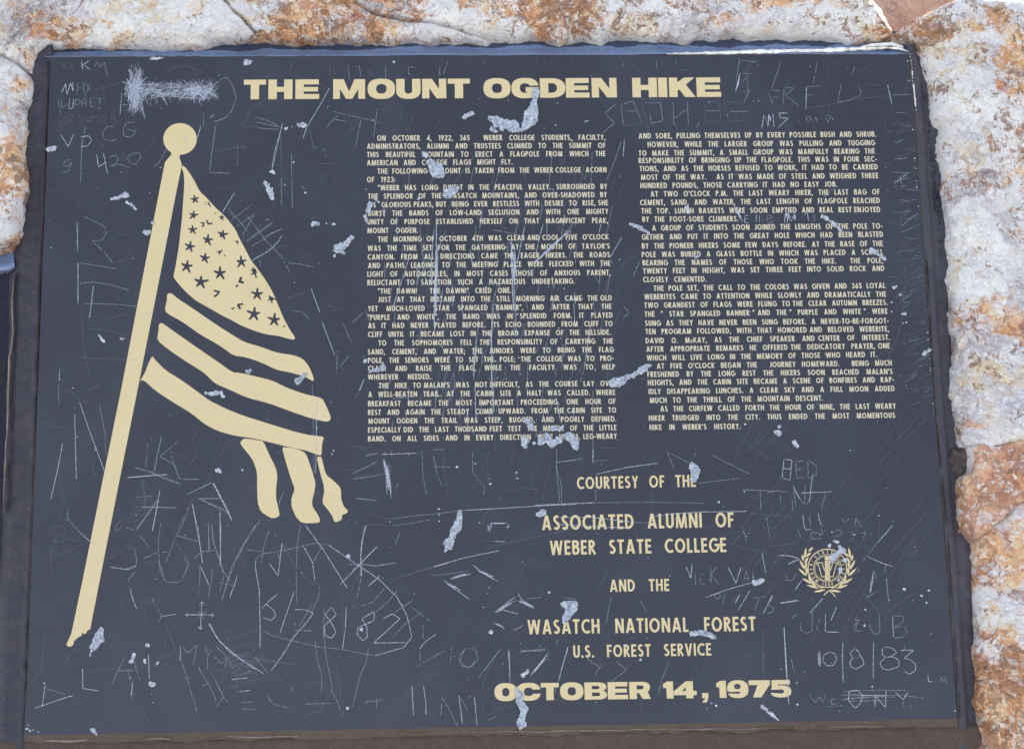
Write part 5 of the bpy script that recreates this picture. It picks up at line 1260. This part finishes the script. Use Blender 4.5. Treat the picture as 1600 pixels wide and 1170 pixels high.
def chip(chain, seed):
    xs = [c[0] for c in chain]; ys = [c[1] for c in chain]; r = max(c[2] for c in chain)
    st = .45
    gx = np.arange(min(xs)-r*1.7-2, max(xs)+r*1.7+2, st); gy = np.arange(min(ys)-r*1.7-2, max(ys)+r*1.7+2, st)
    X, Y = np.meshgrid(gx, gy)
    D = np.full(X.shape, -1e9)
    for a, b in zip(chain, chain[1:] or chain):
        ex, ey = b[0]-a[0], b[1]-a[1]
        t = np.clip(((X-a[0])*ex+(Y-a[1])*ey)/(ex*ex+ey*ey+1e-9), 0, 1)
        D = np.maximum(D, (a[2]+(b[2]-a[2])*t)-np.hypot(X-a[0]-t*ex, Y-a[1]-t*ey))
    D = D + (.62*r+.6)*fbm(X, Y, .7/max(r, 3), seed, 4, .5) + .5*fbm(X, Y, .7, seed+3, 2)
    H = np.clip(D/2.2, 0, 1)
    Zr = .00055 + H*(0.0004 + .0020*(fbm(X, Y, .22, seed+7, 4, .6)+.2)*min(1, r/5))
    keep = D > 0
    ny, nx = X.shape
    idx = np.arange(ny*nx).reshape(ny, nx)
    kf = keep[:-1, :-1] & keep[1:, :-1] & keep[:-1, 1:] & keep[1:, 1:]
    if not kf.any(): return
    q4 = np.stack([idx[:-1, :-1][kf], idx[1:, :-1][kf], idx[1:, 1:][kf], idx[:-1, 1:][kf]], 1)
    used = np.unique(q4); mp = np.full(ny*nx, -1); mp[used] = np.arange(len(used))
    V = [P(x, y, z) for x, y, z in zip(X.ravel()[used], Y.ravel()[used], Zr.ravel()[used])]
    obj('paint_chip', V, mp[q4], m_chip, plaque, None, None, True)
for i, c in enumerate(CHIPS): chip(c, 100+i)

# specks: pin-head nicks strewn over the face, beyond counting
pv, pf = [], []
spots = [(1413, 920, 2.6), (1440, 930, 2.6), (1451, 922, 2.4), (1448, 941, 2), (1352, 952, 2), (1351, 977, 2.4), (1363, 1072, 1.8), (1112, 1098, 1.8), (1119, 1102, 2.4), (1001, 1030, 2.6), (1246, 1100, 2.2), (714, 729, 2.6), (807, 738, 2), (808, 747, 2), (766, 756, 2.2), (686, 795, 2), (686, 804, 1.8), (686, 814, 1.8), (543, 1106, 3), (858, 925, 2.6),
    (1123, 784, 2), (1245, 1066, 1.6), (654, 311, 2.4), (915, 190, 1.6), (918, 189, 1.4), (1393, 472, 1.8), (1416, 504, 1.8), (1411, 505, 1.4), (521, 704, 1.8), (519, 709, 1.6), (251, 262, 1.6), (290, 217, 2), (459, 254, 1.8), (445, 289, 1.6), (477, 301, 2), (868, 196, 1.4), (1300, 831, 1.4), (1335, 835, 1.6), (1373, 805, 1.4), (615, 97, 2.4), (1384, 881, 1.2), (42, 1138, 2.4), (47, 1141, 2), (44, 1132, 1.4), (52, 1140, 1.6), (60, 1143, 1.4), (69, 1067, 1.8), (1489, 1060, 1.6), (1490, 1072, 1.8), (1492, 1110, 1.4), (318, 1143, 1.4), (345, 1143, 1.4), (1163, 768, 1.2)]
for _ in range(240): spots.append((rr_.uniform(70, 1460), rr_.uniform(100, 1125), rr_.uniform(.5, 1.15)))
for _ in range(70): spots.append((rr_.gauss(760, 90), rr_.gauss(520, 110), rr_.uniform(.6, 1.6)))
for _ in range(46):
    t = rr_.random(); spots.append((78+(38-78)*t+1.6, 92+t*1050, rr_.uniform(.6, 1.6)))
for _ in range(40):
    t = rr_.random(); spots.append((1419+(1495-1419)*t-1.4, 90+t*1028, rr_.uniform(.6, 1.5)))
for x, y, r in spots:
    if not inside_plate(x, y): continue
    o_ = len(pv); n = 8
    ph = rr_.random()*6
    for k_ in range(n):
        a = -2*math.pi*k_/n; q = r*rr_.uniform(.65, 1.15)
        pv.append(P(x+q*math.cos(a+ph)*1.0, y+q*math.sin(a+ph)*.85, .0005))
    pf.append([o_+k_ for k_ in range(n)])
o = obj('specks', pv, pf, m_chip, plaque)
o['kind'] = 'stuff'
